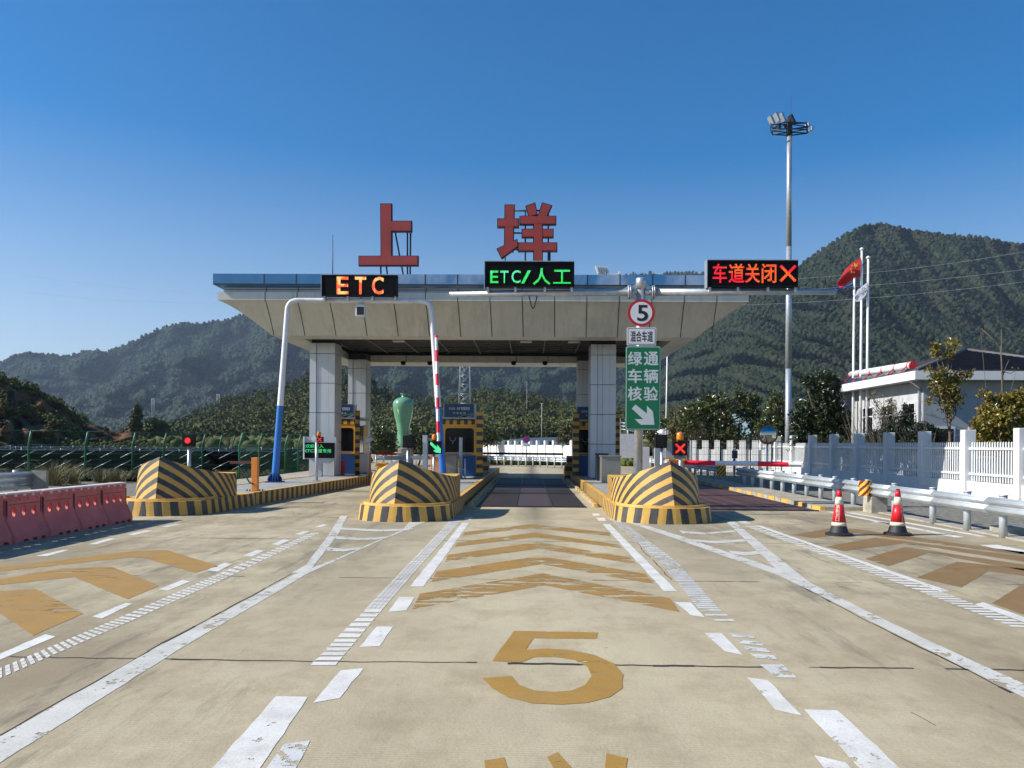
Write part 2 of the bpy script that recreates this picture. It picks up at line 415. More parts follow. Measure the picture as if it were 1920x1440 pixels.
m = MB(); m.quad([(-4500, -60, -.06), (4500, -60, -.06), (4500, 4500, -.06), (-4500, 4500, -.06)]); struct(m, 'ground', M_GROUND)
m = MB(); m.prism_z([(-11, -12), (9.3, -12), (9.3, 46), (26, 84), (26, 120), (-60, 120), (-60, 62), (-11.5, 46), (-11.5, 24), (-11, 18)], -.05, 0); struct(m, 'road', M_PLAZA)
m = MB(); m.quad([(9.3, -12, -.02), (15.6, -12, -.02), (15.6, 60, -.02), (9.3, 46, -.02)])
m.quad([(-34, -12, -.02), (-11, -12, -.02), (-11.3, 33, -.02), (-34, 31, -.02)]); struct(m, 'gravel_verge', M_GRAVEL)
m = MB(); m.box(7.85, 8.95, 20.6, 46, -.04, .10); m.box(8.95, 9.35, 12.2, 20.6, -.04, .03); m.box(-10.9, -8.35, 22.4, 45, -.04, .318); struct(m, 'pavement', M_CONC2)

# slab joints: thin ragged dark seams
m = MB()
def crack(p, q, w=.012, seg=.12, gap=.25, jit=.012, wmax=2.2):
    p, q = Vector(p), Vector(q); n = max(2, int((q-p).length/seg)); d = (q-p).normalized(); s = Vector((-d.y, d.x, 0)); on = True; ww = w
    last = None; off = 0
    for i in range(n+1):
        off = off*.7+random.uniform(-jit, jit); c = p.lerp(q, i/n)+s*off
        if random.random() < .25: on = random.random() > gap; ww = w*random.uniform(.5, wmax)
        if last is not None and on:
            a, b2 = last, c; m.quad([a-s*ww/2, b2-s*ww/2, b2+s*ww/2, a+s*ww/2])
        last = c
z = .0015
for y, gp, w in ((6.02, .10, .027), (9.75, .25, .016), (13.6, .3, .018), (17.6, .4, .018)):
    crack((-10, y, z), (9.2, y-.05, z), w, gap=gp, seg=.08, wmax=1.9)
crack((3.15, 1.5, z), (2.45, 5.0, z), .006, gap=.1, jit=.02)
for x in (1.9,): crack((x-.1, 9.8, z), (x+.1, 20, z), .008, gap=.3)
def path(pts, x0, w, gp):
    a = [G(x0+x/2.88, 940+y/2.88, z) for x, y in pts]
    for i in range(len(a)-1): crack(a[i], a[i+1], w, gap=gp, jit=.006)
path([(0, 1264), (400, 1036), (800, 808), (1200, 595), (1578, 390)], 0, .012, .10)
path([(620, 447), (800, 543), (1020, 657), (1540, 912), (1843, 1068)], 1280, .014, .15)
tag(m.build('expansion_joint', mat('joint_sealant', (.028, .024, .02), .9)), kind='structure')

P_WHITE = paint('white_road_paint', (.77, .75, .69), .375)
P_WHITEW = paint('worn_white_road_paint', (.66, .66, .63), .47, 9)
P_OLD = paint('old_white_road_paint', (.66, .64, .57), .43, 6)
P_YEL = paint('ochre_road_paint', (.40, .225, .050), .475, 3, stretch=(.5, 2.5, 1))
P_YELN = paint('bright_ochre_road_paint', (.42, .235, .042), .41, 3, stretch=(.6, 1.8, 1))
P_YELD = paint('dirty_ochre_road_paint', (.26, .15, .042), .42, 3, stretch=(.5, 2, 1))
Z4 = lambda p: G(p[0]/2.88, 940+p[1]/2.88, .0025)
Z5 = lambda p: G(560+p[0]/2.4, 940+p[1]/2.4, .0025)
Z6 = lambda p: G(1280+p[0]/2.88, 940+p[1]/2.88, .0025)
def rag(pts, amp=.006, seg=.15):
    out = []
    for i in range(len(pts)):
        a, b2 = pts[i], pts[(i+1) % len(pts)]; n = max(1, min(40, int((b2-a).length/seg)))
        for k in range(n):
            p = a.lerp(b2, k/n)
            if k: p = p+Vector((random.uniform(-amp, amp), random.uniform(-amp, amp), 0))
            out.append(p)
    return out
def polys(name, f, lst, material, dz=0., amp=.006):
    m = MB()
    for p in lst:
        pts = [f(q)+Vector((0, 0, dz)) for q in p]
        ar = sum(pts[i].x*pts[(i+1) % len(pts)].y-pts[(i+1) % len(pts)].x*pts[i].y for i in range(len(pts)))
        if ar < 0: pts = pts[::-1]
        m.quad(rag(pts, amp))
    return tag(m.build(name, material), kind='structure')
polys('road_marking', Z5, [[(968,582),(1348,590),(1340,617),(1058,615),(1022,668),(1120,662),(1220,668),(1330,690),(1420,730),(1462,780),(1458,840),(1400,880),(1300,906),(1180,914),(1050,908),(940,880),(870,840),(828,795),(958,785),(990,825),(1060,850),(1150,857),(1230,850),(1290,825),(1318,785),(1300,745),(1240,712),(1150,699),(1060,700),(1000,725),(872,718)],
    [(835,1165),(925,1152),(975,1290),(860,1290)], [(1118,1150),(1165,1128),(1320,1290),(1200,1290)], [(1385,1133),(1480,1155),(1462,1290),(1360,1290)]], P_YELN)
polys('road_marking', Z5, [
    [(745,138),(1050,102),(1400,140),(1400,156),(1050,119),(740,153)],
    [(712,185),(1065,140),(1440,195),(1455,211),(1068,161),(705,203)],
    [(672,240),(1075,183),(1490,252),(1517,281),(1080,212),(658,271)],
    [(620,315),(1085,245),(1560,325),(1605,373),(1092,282),(597,362)],
    [(545,415),(1098,323),(1670,435),(1715,497),(1105,377),(513,483)]], P_YEL)
polys('road_marking', Z5, [[(735,97),(767,97),(562,383),(500,383)],[(1368,102),(1400,102),(1703,404),(1645,404)],
    [(750,72),(785,72),(775,85),(742,85)],[(452,430),(523,430),(485,490),(403,497)],[(352,563),(425,563),(365,650),(273,656)],[(190,760),(292,750),(185,885),(65,907)],
    [(1320,54),(1350,54),(1355,64),(1325,66)],[(1340,74),(1375,74),(1385,88),(1350,88)],[(1692,452),(1765,455),(1828,522),(1765,512)]], P_WHITE)
polys('road_marking', Z4, [[(1490,1052),(1662,1055),(1350,1520),(1075,1520)]], P_WHITE)
polys('road_marking', Z4, [[(1535,1310),(1675,1290),(1560,1520),(1370,1520)]], P_WHITEW)
polys('road_marking', Z6, [[(118,710),(210,710),(325,830),(230,810)],[(347,950),(460,965),(645,1157),(500,1125)],[(657,1123),(835,1128),(1265,1520),(1030,1520)],
    [(710,1370),(880,1410),(990,1520),(830,1520)],[(1575,555),(1625,545),(1843,625),(1900,650),(1850,655)],[(390,130),(425,132),(1440,485),(1395,487)],
    [(295,105),(335,105),(370,120),(330,120)],[(1600,235),(1700,235),(1900,275),(1900,300)],
    [(770,55),(800,55),(1520,193),(1470,195)],[(1010,110),(1060,110),(1190,128),(1150,128)],[(880,60),(915,60),(1650,190),(1600,190)]], P_WHITE)
# long lane lines that part round the islands
polys('road_marking', Z4, [[(0,1270),(800,815),(1590,395),(1843,298),(2175,152),(2215,106),(2310,106),(2000,235),(1670,385),(940,815),(310,1215),(0,1410),(-300,1590),(-300,1440)]], P_OLD)
polys('road_marking', Z4, [[(1575,385),(1650,345),(1775,180),(1838,78),(1876,78),(1830,172),(1665,388)]], P_OLD, dz=.001)
polys('road_marking', Z6, [[(-340,98),(-300,98),(0,190),(540,375),(690,440),(1000,595),(1380,775),(1843,985),(2100,1100),(2100,1190),(1843,1060),(1540,905),(1020,650),(800,535),(520,400),(0,215)]], P_OLD)
polys('road_marking', Z6, [[(235,110),(280,110),(600,370),(690,440),(630,440),(510,370)]], P_OLD, dz=.001)
polys('road_marking', Z5, [[(190,118),(365,128),(520,122),(500,131),(360,137),(190,127)],[(170,157),(300,166),(410,158),(380,171),(290,175),(165,170)],[(130,207),(200,214),(285,206),(260,219),(195,227),(125,222)]], P_OLD, dz=.002)
polys('road_marking', Z6, [[(-20,158),(120,170),(275,157),(290,166),(120,179),(0,174)],[(40,205),(190,215),(330,205),(350,216),(190,228),(60,218)],[(235,265),(340,275),(400,268),(420,285),(340,295),(270,283)]], P_OLD, dz=.002)
polys('road_marking', Z4, [[(190,295),(255,295),(375,262),(340,262)],[(475,232),(520,232),(630,200),(590,200)],[(690,180),(725,182),(825,157),(780,157)],[(870,138),(905,138),(980,122),(945,122)],
    [(-150,880),(-150,925),(0,855),(300,730),(245,717),(0,822)],[(497,622),(550,632),(715,552),(680,548)],[(855,475),(905,482),(1030,432),(985,424)],[(1112,372),(1175,378),(1255,337),(1215,332)],
    [(1310,293),(1360,298),(1425,266),(1385,263)],[(1465,232),(1505,236),(1565,210),(1530,206)],[(1590,178),(1630,180),(1675,162),(1640,160)],[(1700,138),(1730,140),(1770,126),(1740,124)]], P_WHITE)
polys('road_marking', Z4, [[(-250,395),(0,355),(400,308),(720,268),(900,262),(1180,350),(1050,385),(780,305),(690,303),(0,378),(-250,420)],
    [(-250,465),(0,420),(340,362),(600,352),(860,455),(690,528),(400,408),(0,450),(-250,490)],[(-250,520),(0,485),(190,472),(450,605),(180,725),(0,605),(-250,640)]], P_YELN)
polys('road_marking', Z6, [[(590,180),(790,148),(940,150),(1640,248),(1900,280),(1900,296),(1100,192),(940,172),(700,197)],[(770,245),(1040,195),(1900,305),(1900,335),(1200,225),(870,268)],
    [(985,310),(1200,245),(1900,350),(1900,385),(1330,277),(1110,350)],[(1265,410),(1480,325),(1900,370),(1900,410),(1650,375),(1505,465)],[(1670,550),(1843,440),(1980,440),(1980,640),(1843,610)]], P_YELD)

def strip(f, la, lb, per, duty, material, slant=0., name='rumble_strip', dots=0., skip=None, jit=.01):
    """raised studs and bars between two edge polylines (pixel coordinates of one crop)"""
    A = [f(p) for p in la]; Bq = [f(p) for p in lb]
    def along(P, s):
        t = s*(len(P)-1); i = min(int(t), len(P)-2); return P[i].lerp(P[i+1], t-i)
    ln = sum((A[i+1]-A[i]).length for i in range(len(A)-1)); n = int(ln/per); mm = MB()
    for k in range(n):
        if skip and skip(k/n): continue
        s0, s1 = k/n, min(1, (k+duty)/n)
        j = random.uniform(-jit, jit)
        pa0, pa1 = along(A, s0), along(A, s1); pb0, pb1 = along(Bq, min(1, max(0, s0+slant/ln))), along(Bq, min(1, max(0, s1+slant/ln)))
        zz = Vector((0, 0, .0008))
        if dots:
            nn = dots
            for q in range(nn):
                g = .10/nn; u0, u1 = q/nn+(g if q else 0), (q+1)/nn
                c = [pa0.lerp(pb0, u0), pa0.lerp(pb0, u1), pa1.lerp(pb1, u1), pa1.lerp(pb1, u0)]
                mm.quad([p+zz for p in c])
        else:
            c = [pa0.lerp(pb0, max(0, j)), pb0, pb1, pa1.lerp(pb1, max(0, -j))]
            mm.quad([p+zz for p in c])
    for f2 in range(len(mm.f)):
        i = mm.f[f2]; v = [Vector(mm.v[q]) for q in i]
        if (v[1]-v[0]).cross(v[2]-v[0]).z < 0: mm.f[f2] = tuple(i[::-1])
    return tag(mm.build(name, material), kind='structure')
strip(Z5, [(690,78),(495,280),(300,485)], [(737,78),(555,280),(378,485)], .115, .74, P_WHITE, dots=4)
strip(Z5, [(300,485),(165,620),(42,745)], [(378,485),(265,620),(160,745)], .17, .70, P_WHITE, jit=.1)
strip(Z5, [(1392,78),(1620,270),(1800,485)], [(1440,78),(1700,270),(1895,485)], .16, .72, P_WHITEW, jit=.15)
strip(Z5, [(1800,485),(1880,555)], [(1895,485),(1985,555)], .2, .35, P_WHITEW, jit=.3)
strip(Z6, [(250,712),(400,860)], [(385,728),(530,870)], .19, .6, P_WHITEW, jit=.15)
polys('rumble_strip', Z6, [[(415,880),(540,880),(618,952),(500,950)]], P_WHITEW)
strip(Z4, [(1680,170),(1180,392),(640,630),(0,900),(-200,985)], [(1722,172),(1240,405),(720,640),(0,955),(-200,1045)], .115, .60, P_WHITE, dots=3)
strip(Z6, [(330,132),(800,305),(1290,490),(1800,685)], [(385,132),(870,305),(1390,485),(1900,680)], .22, .55, P_WHITE, slant=.12)

# ------------------------------------------------------------------ toll islands with bull noses
def island(name, cx, yf, wid, ylen, rot, label, nose_w=1.02, zn=1.35, sh=0., ye=3.3):
    t = thing(name, (cx, yf, 0), label, 'toll island', 'striped toll islands between the lanes')
    t.rotation_euler = (0, 0, R(rot))
    h = .335; hw = wid/2
    def loc(m): # local builder -> keep org at zero
        return m
    # plinth outline (local, front at y=0)
    front = []
    for k in range(25):
        a = math.pi*k/24; front.append((-hw*math.cos(a), 1.15-1.15*math.sin(a)**.72))
    m = MB(); per = 0; n = len(front)
    out_b = [(x*1.03, y-.04 if 0 < i < n-1 else y) for i, (x, y) in enumerate(front)]
    ob = out_b+[(hw*1.03, 3.4), (-hw*1.03, 3.4)]; ot = front+[(hw, 3.4), (-hw, 3.4)]
    lens = [0]
    for i in range(1, n): lens.append(lens[-1]+math.dist(ob[i], ob[i-1]))
    mid = lens[n//2]
    def U(i): return (lens[i]-mid)
    b = m.add([(x, y, 0) for x, y in ob]); tt = m.add([(x, y, h) for x, y in ot])
    for i in range(n-1):
        u0, u1 = U(i), U(i+1)
        sgn = -1 if (u0+u1) < 0 else 1
        m.face([b+i, b+i+1, tt+i+1, tt+i], [(abs(u0), 0), (abs(u1), 0), (abs(u1), h), (abs(u0), h)])
    for i, j in ((n-1, n), (n+1, 0)):
        base = abs(U(n-1)); d = 2.25
        uv = [(base, 0), (base+d, 0), (base+d, h), (base, h)] if j == n else [(base+d, 0), (base, 0), (base, h), (base+d, h)]
        m.face([b+i, b+j, tt+j, tt+i], uv)
    m.mi = 1; m.quad([(x, y, h) for x, y in ot])
    # raised lip that follows the edge
    m.mi = 1
    for i in range(n-1):
        (x0, y0), (x1, y1) = ot[i], ot[i+1]
        m.quad([(x0*.93, y0+.10, h+.05), (x1*.93, y1+.10, h+.05), (x1*.90, y1+.16, h+.05), (x0*.90, y0+.16, h+.05)])
        m.quad([(x0*.935, y0+.09, h), (x1*.935, y1+.09, h), (x1*.93, y1+.10, h+.05), (x0*.93, y0+.10, h+.05)])
    m.build('plinth', [S_PLINTH, M_YEL], t, org=(0, 0, 0))
    # nose
    m = MB(); K = 30
    base = []; top = []
    for k in range(K+1):
        s = k/K
        s2 = min(1, s*1.02); x = nose_w*(1-(1-s2)**1.6); y = .28+.75*s2+1.15*s2**2.6
        base.append((x, y)); 
        ztop = .91+(zn-.91)*max(0, 1-x/nose_w)**.93
        top.append((x*.97, y+.20*(1-s)+.05, ztop))
    for sg in (-1, 1):
        ln = 0; rows = 5; prev = None
        ring = []
        for k in range(K+1):
            if k: ln += math.dist(base[k], base[k-1])
            bx, by = base[k]; tx, ty, tz = top[k]; colv = []
            for r in range(rows+1):
                f = r/rows; bul = .012*math.sin(math.pi*f)
                colv.append(((bx+(tx-bx)*f+bul*(k/K))*sg+sh*(1-k/K)*(1-.35*f), by+(ty-by)*f, h+(tz-h)*f, ln))
            ring.append(colv)
        for k in range(K):
            for r in range(rows):
                a, b2, c, d = ring[k][r], ring[k+1][r], ring[k+1][r+1], ring[k][r+1]
                q = [a, b2, c, d] if sg > 0 else [b2, a, d, c]
                m.quad([p[:3] for p in q], [(p[3], p[2]) for p in q])
        # straight flank
        x = nose_w*.99*sg; y0 = base[-1][1]+.02; y1 = ye
        q = [(x, y0, h), (x, y1, h), (x, y1, .93), (x, y0, .91)]
        uv = [(ln, h), (ln+y1-y0, h), (ln+y1-y0, .93), (ln, .91)]
        if sg < 0: q = q[::-1]; uv = uv[::-1]
        m.quad(q, uv)
    m.mi = 1
    for k in range(K):
        a, b2 = top[k], top[k+1]; sa, sb = sh*(1-k/K)*.65, sh*(1-(k+1)/K)*.65; m.quad([(-a[0]+sa, a[1], a[2]), (a[0]+sa, a[1], a[2]), (b2[0]+sb, b2[1], b2[2]), (-b2[0]+sb, b2[1], b2[2])])
    a = top[-1]; m.quad([(-nose_w*.99, a[1], .91), (nose_w*.99, a[1], .91), (nose_w*.99, ye, .93), (-nose_w*.99, ye, .93)])
    m.quad([(nose_w*.99, ye, h), (-nose_w*.99, ye, h), (-nose_w*.99, ye, .93), (nose_w*.99, ye, .93)])
    m.build('bull_nose', [S_NOSE, M_YEL], t, org=(0, 0, 0))
    # kerb walls and paving behind
    m = MB(); m.box(-hw*.97, -hw*.97+.16, 3.4, ylen, 0, h); m.box(hw*.97-.16, hw*.97, 3.4, ylen, 0, h); m.box(-hw*.97+.16, hw*.97-.16, ylen-.2, ylen, 0, h)
    m.mi = 1; m.box(-hw*.97-.003, -hw*.97+.13, 3.4, ylen, h, h+.010); m.box(hw*.97-.13, hw*.97+.003, 3.4, ylen, h, h+.010)
    m.build('kerb', [S_KERB, M_YEL], t, org=(0, 0, 0))
    m = MB(); m.box(-hw*.97+.16, hw*.97-.16, 3.4, ylen-.2, 0, h-.006)
    m.build('paving', M_CONC, t, org=(0, 0, 0))
    return t
YI2 = G(755, 979).y; YI3 = G(1255, 983).y
isl1 = island('toll_island', -8.80, 17.5, 2.3, 27, -3.5, 'striped island of the left lane, its nose beside the water barriers', nose_w=1.12, sh=.12, ye=2.4)
isl2 = island('toll_island', -2.80, YI2, 2.12, 29, 0, 'yellow and black striped island left of the lane painted with a 5', sh=-.17)
isl3 = island('toll_island', 3.02, YI3, 2.16, 29, 0, 'yellow and black striped island that carries the green sign pole', sh=.16)
IH = .335

# ------------------------------------------------------------------ weighbridge decks
def deck_material(name, ca, cb, per):
    m, t, b = nodes(name)
    pos = N(t, 'ShaderNodeNewGeometry').outputs['Position']; sp = N(t, 'ShaderNodeSeparateXYZ'); L(t, pos, sp.inputs[0])
    f = math_n(t, 'GREATER_THAN', math_n(t, 'FRACT', math_n(t, 'MULTIPLY', sp.outputs[0], 1/per)), .45)
    c = mixc(t, ramp(t, noise_n(t, 1.3, 6, .7, sc3=(1, .4, 1)), .35, .68), ca, cb)
    c = mixc(t, math_n(t, 'MULTIPLY', f, .45), c, (.02, .015, .015))
    L(t, c, b.inputs['Base Color']); b.inputs['Roughness'].default_value = .6; b.inputs['Metallic'].default_value = .2
    bn = N(t, 'ShaderNodeBump'); bn.inputs['Distance'].default_value = .01; L(t, f, bn.inputs['Height']); L(t, bn.outputs[0], b.inputs['Normal'])
    return m
M_DECK = deck_material('ribbed_deck', (.035, .030, .036), (.055, .038, .034), .07)
M_DECK2 = deck_material('rusty_deck', (.15, .055, .035), (.10, .05, .045), .5)
M_PLATE = mat('worn_plate', (.125, .066, .045), .6, .1, var=.3, vs=1.2, c2=(.045, .050, .075))
M_RAILD = mat('dull_rail', (.16, .15, .15), .6, .3)
def bridge(x0, x1, y0, y1, label, md, mp):
    t = thing('weighbridge', ((x0+x1)/2, y0, 0), label, 'weighbridge')
    w = x1-x0
    m = MB(); m.box(x0, x0+w*.36, y0, y1, .0, .018); m.box(x1-w*.3, x1, y0, y1, .0, .018); m.build('tread', md, t)
    m = MB(); m.box(x0+w*.36+.03, x1-w*.3-.03, y0, y1, .0, .014); m.build('centre_plate', mp, t)
    m = MB()
    for f in (.36, .7): m = MB(); m.box(x0+w*f-.015, x0+w*f+.015, y0, y1, .018, .026); m.build('rail', M_IRON, t)
    for y in np.arange(y0, y1+.1, (y1-y0)/3): m = MB(); m.box(x0-.03, x1+.03, y-.05, y-.0, 0, .034); m.build('cross_beam', M_IRON, t)
    return t
bridge(-1.42, 1.52, G(1000, 951).y, 37.5, 'dark ribbed weighbridge deck in the middle lane', M_DECK, M_PLATE)
bridge(4.3, 7.55, 20.4, 38, 'rust red weighbridge deck in the closed right lane', M_DECK2, M_DECK2)
def low_kerb(name, x, y0, y1, label, w=.14, h=.12):
    t = MB(); n = int((y1-y0)/.62)
    for k in range(n):
        a = y0+(y1-y0)*k/n; t.mi = k % 2; t.box(x, x+w, a, a+(y1-y0)/n-.04, 0, h)
    o = t.build(name, [M_YEL, M_CONC2]); return tag(o, label, 'kerb')
low_kerb('kerb_strip', 7.7, 20.6, 36, 'low yellow kerb along the rust red deck', h=.11)
low_kerb('kerb_strip', -1.66, 21, 37, 'low worn kerb on the left of the dark ribbed deck', w=.09, h=.10)
low_kerb('kerb_strip', 1.76, 21, 37, 'low worn kerb on the right of the dark ribbed deck', w=.09, h=.10)

# ------------------------------------------------------------------ canopy
YL, YB = 28.2, 29.75           # front lip and front foot of the cove
XLl, XRl = X_at(406, YL), X_at(1402, YL); XLb, XRb = X_at(509, YB), X_at(1305, YB)
ZL = Z_at(564, YL, 900); ZBt = Z_at(631, YB, 900)
YL2, YB2 = 42.8, 41.3
t = thing('toll_canopy', ((XLl+XRl)/2, YL, 0), 'wide toll gate canopy with cream curved underside and blue fascia', 'canopy')
def ring(f):
    """cove ring at parameter f (0 lip .. 1 foot): corners"""
    zz = ZL+(ZBt-ZL)*f**1.28
    return [(XLl+(XLb-XLl)*f, YL+(YB-YL)*f, zz), (XRl+(XRb-XRl)*f, YL+(YB-YL)*f, zz), (XRl+(XRb-XRl)*f, YL2+(YB2-YL2)*f, zz), (XLl+(XLb-XLl)*f, YL2+(YB2-YL2)*f, zz)]
m = MB(); KK = 14
rs = [ring(k/KK) for k in range(KK+1)]
for a, b in zip(rs[:-1], rs[1:]):
    for i in range(4):
        j = (i+1) % 4; m.quad([b[i], b[j], a[j], a[i]], sm=False)
# flat border soffit and the lip round the opening
fo = rs[-1]; XO0, XO1, YO0, YO1 = X_at(569, YB+1.0), X_at(1258, YB+1.0), YB+1.0, 39.3
inn = [(XO0, YO0, ZBt), (XO1, YO0, ZBt), (XO1, YO1, ZBt), (XO0, YO1, ZBt)]
for i in range(4): m.quad([fo[i], inn[i], inn[(i+1) % 4], fo[(i+1) % 4]][::-1])
for i in range(4):
    a, b = inn[i], inn[(i+1) % 4]; m.quad([b, a, (a[0], a[1], a[2]+.34), (b[0], b[1], b[2]+.34)])
m.build('cove_soffit', M_CREAM, t)
# lip band, recess band, blue fascia
ZW = Z_at(549, YL, 900); ZG = Z_at(536, YL, 900); ZT = Z_at(516, YL, 900)
def band(x0, x1, y0, y1, z0, z1, name, material):
    mm = MB(); mm.box(x0, x1, y0, y1, z0, z1); return mm.build(name, material, t)
XLf, XRf = X_at(397, YL-.12), X_at(1411, YL-.12)
def frame(name, x0, x1, y0, y1, z0, z1, material, w=.25):
    mm = MB(); mm.box(x0, x1, y0, y0+w, z0, z1); mm.box(x0, x1, y1-w, y1, z0, z1); mm.box(x0, x0+w, y0+w, y1-w, z0, z1); mm.box(x1-w, x1, y0+w, y1-w, z0, z1)
    return mm.build(name, material, t)
frame('lip_band', XLl, XRl, YL, YL2, ZL, ZW, M_CREAM)
frame('recess_band', XLl+.16, XRl-.16, YL+.16, YL2-.16, ZW, ZG+.05, M_CLAD2)
def fascia_material():
    m2, tt, b = nodes('faded_blue_fascia')
    f = noise_n(tt, .55, 4, .6, sc3=(1, 1, .6)); f2 = noise_n(tt, 2.2, 5, .6)
    pos = N(tt, 'ShaderNodeNewGeometry').outputs['Position']; sp = N(tt, 'ShaderNodeSeparateXYZ'); L(tt, pos, sp.inputs[0])
    k = math_n(tt, 'MULTIPLY', math_n(tt, 'ADD', ramp(tt, f, .42, .60), 0), math_n(tt, 'MULTIPLY', math_n(tt, 'ADD', sp.outputs[0], 9), .2, clamp=True), clamp=True)
    c = mixc(tt, ramp(tt, f2, .3, .7), (.045, .17, .34), (.055, .21, .42)); c = mixc(tt, math_n(tt, 'MULTIPLY', k, .8), c, (.36, .46, .62))
    L(tt, c, b.inputs['Base Color']); b.inputs['Roughness'].default_value = .35; return m2
M_FASC = fascia_material()
mm = MB(); a0, a1, b0, b1 = XLf, XRf, YL-.12, YL2+.12
mm.box(a0, a1, b0, b0+.3, ZG, ZT); mm.box(a0, a1, b1-.3, b1, ZG, ZT); mm.box(a0, a0+.3, b0+.3, b1-.3, ZG, ZT); mm.box(a1-.3, a1, b0+.3, b1-.3, ZG, ZT)
mm.quad([(a0, b0, ZG-.002), (a0+.3, b0+.3, ZG-.07), (a1-.3, b0+.3, ZG-.07), (a1, b0, ZG-.002)][::-1])
mm.quad([(a0, b1, ZG-.002), (a0+.3, b1-.3, ZG-.07), (a0+.3, b0+.3, ZG-.07), (a0, b0, ZG-.002)][::-1])
mm.build('blue_fascia', M_FASC, t)
band(XLl+.4, XRl-.4, YL+.4, YL2-.4, ZT-.5, ZT-.25, 'roof_deck', M_CLAD2)
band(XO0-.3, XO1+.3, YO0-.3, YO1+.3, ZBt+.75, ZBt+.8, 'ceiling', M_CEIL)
# seams
mm = MB(); sp_ = (X_at(555, YL)-X_at(495, YL))
xs = [X_at(495, YL)+sp_*k for k in range(-0, 16)]
cxl, cxb = (XLl+XRl)/2, (XLb+XRb)/2
for x in xs:
    if x > XRl-.3: continue
    pr = None
    for k in range(KK+1):
        f = k/KK; sc = 1+.022*f
        p = (cxl+(x-cxl)*sc, YL+(YB-YL)*f-.006*(1-f)-.004, ZL+(ZBt-ZL)*f**1.28-.006)
        if pr: mm.quad([(p[0]-.014, p[1], p[2]), (p[0]+.014, p[1], p[2]), (pr[0]+.014, pr[1], pr[2]), (pr[0]-.014, pr[1], pr[2])])
        pr = p
    mm.box(x-.014, x+.014, YL-.004, YL+.02, ZL, ZW); mm.box(x-.014, x+.014, YL+.15, YL+.18, ZW+.01, ZG); mm.box(x-.016, x+.016, YL-.125, YL-.1, ZG, ZT)
mm.box(XLl+.17, XRl-.17, YL+.155, YL+.2, (ZW+ZG)/2-.01, (ZW+ZG)/2+.01)
mm.box(XLf, XRf, YL-.128, YL-.1, ZG-.01, ZG+.03)
mm.build('panel_seam', M_SEAM, t)
# ceiling trusses
mm = MB(); n = 18
for k in range(n+1):
    x = XO0+.2+(XO1-XO0-.4)*k/n
    if k % 2 == 0: mm.box(x-.025, x+.025, YO0, YO1, ZBt+.45, ZBt+.5)
for k in range(13):
    y = YO0+.3+(YO1-YO0-.6)*k/12; mm.box(XO0, XO1, y-.02, y+.02, ZBt+.50, ZBt+.54)
for k in range(24):
    x = XO0+(XO1-XO0)*k/24
    for y in (YO0+2, YO0+5, YO0+8): mm.tube([(x, y, ZBt+.5), (x+.35, y+.4, ZBt+.74)], .02, 5)
mm.build('ceiling_truss', mat('truss_grey', (.16, .15, .14), .6), t)
for px in (985, 745, 1075): x = X_at(px, 34); mm = MB(); mm.box(x-.25, x+.25, 34, 34.3, ZBt+.36, ZBt+.42); mm.build('ceiling_lamp', M_WHITE, t)
# columns
def column(xc, y0, w, z0=IH, wy=1.1):
    m = MB(); x0, x1 = xc-w/2, xc+w/2; y1 = y0+wy
    m.box(x0+.01, x1-.01, y0+.07, y1-.01, z0, ZBt+.3)
    m.mi = 1; hh = 1.22; zt = ZBt-.45
    levels = [z0]; zz = zt
    while zz > z0+.3: levels.append(zz); zz -= hh
    levels = sorted(levels)+[ZBt-.003]
    for a, b in zip(levels[:-1], levels[1:]):
        for f0, f1, dy in ((0, .255, 0), (.27, .47, .045), (.475, .76, .0), (.765, 1, 0)):
            m.box(x0+w*f0, x0+w*f1, y0-.02+dy, y0+.3, a+.012, b-.012)
        for f0, f1 in ((0.28, .49), (.5, 1)):
            m.box(x1-.2, x1+.012, y0+wy*f0, y0+wy*f1-.01, a+.012, b-.012); m.box(x0-.012, x0+.2, y0+wy*f0, y0+wy*f1-.01, a+.012, b-.012)
        m.box(x0+.02, x1-.02, y1-.1, y1+.012, a+.012, b-.012)
    return m.build('column', [M_SEAM, M_CLAD], t)
YC, YC2 = 31.8, 38.0
for px0, px1, y in ((580, 627, YC), (1107, 1154, YC), (652, 685, YC2), (1083, 1118, YC2)):
    x0, x1 = X_at(px0, y), X_at(px1, y); column((x0+x1)/2, y, x1-x0)
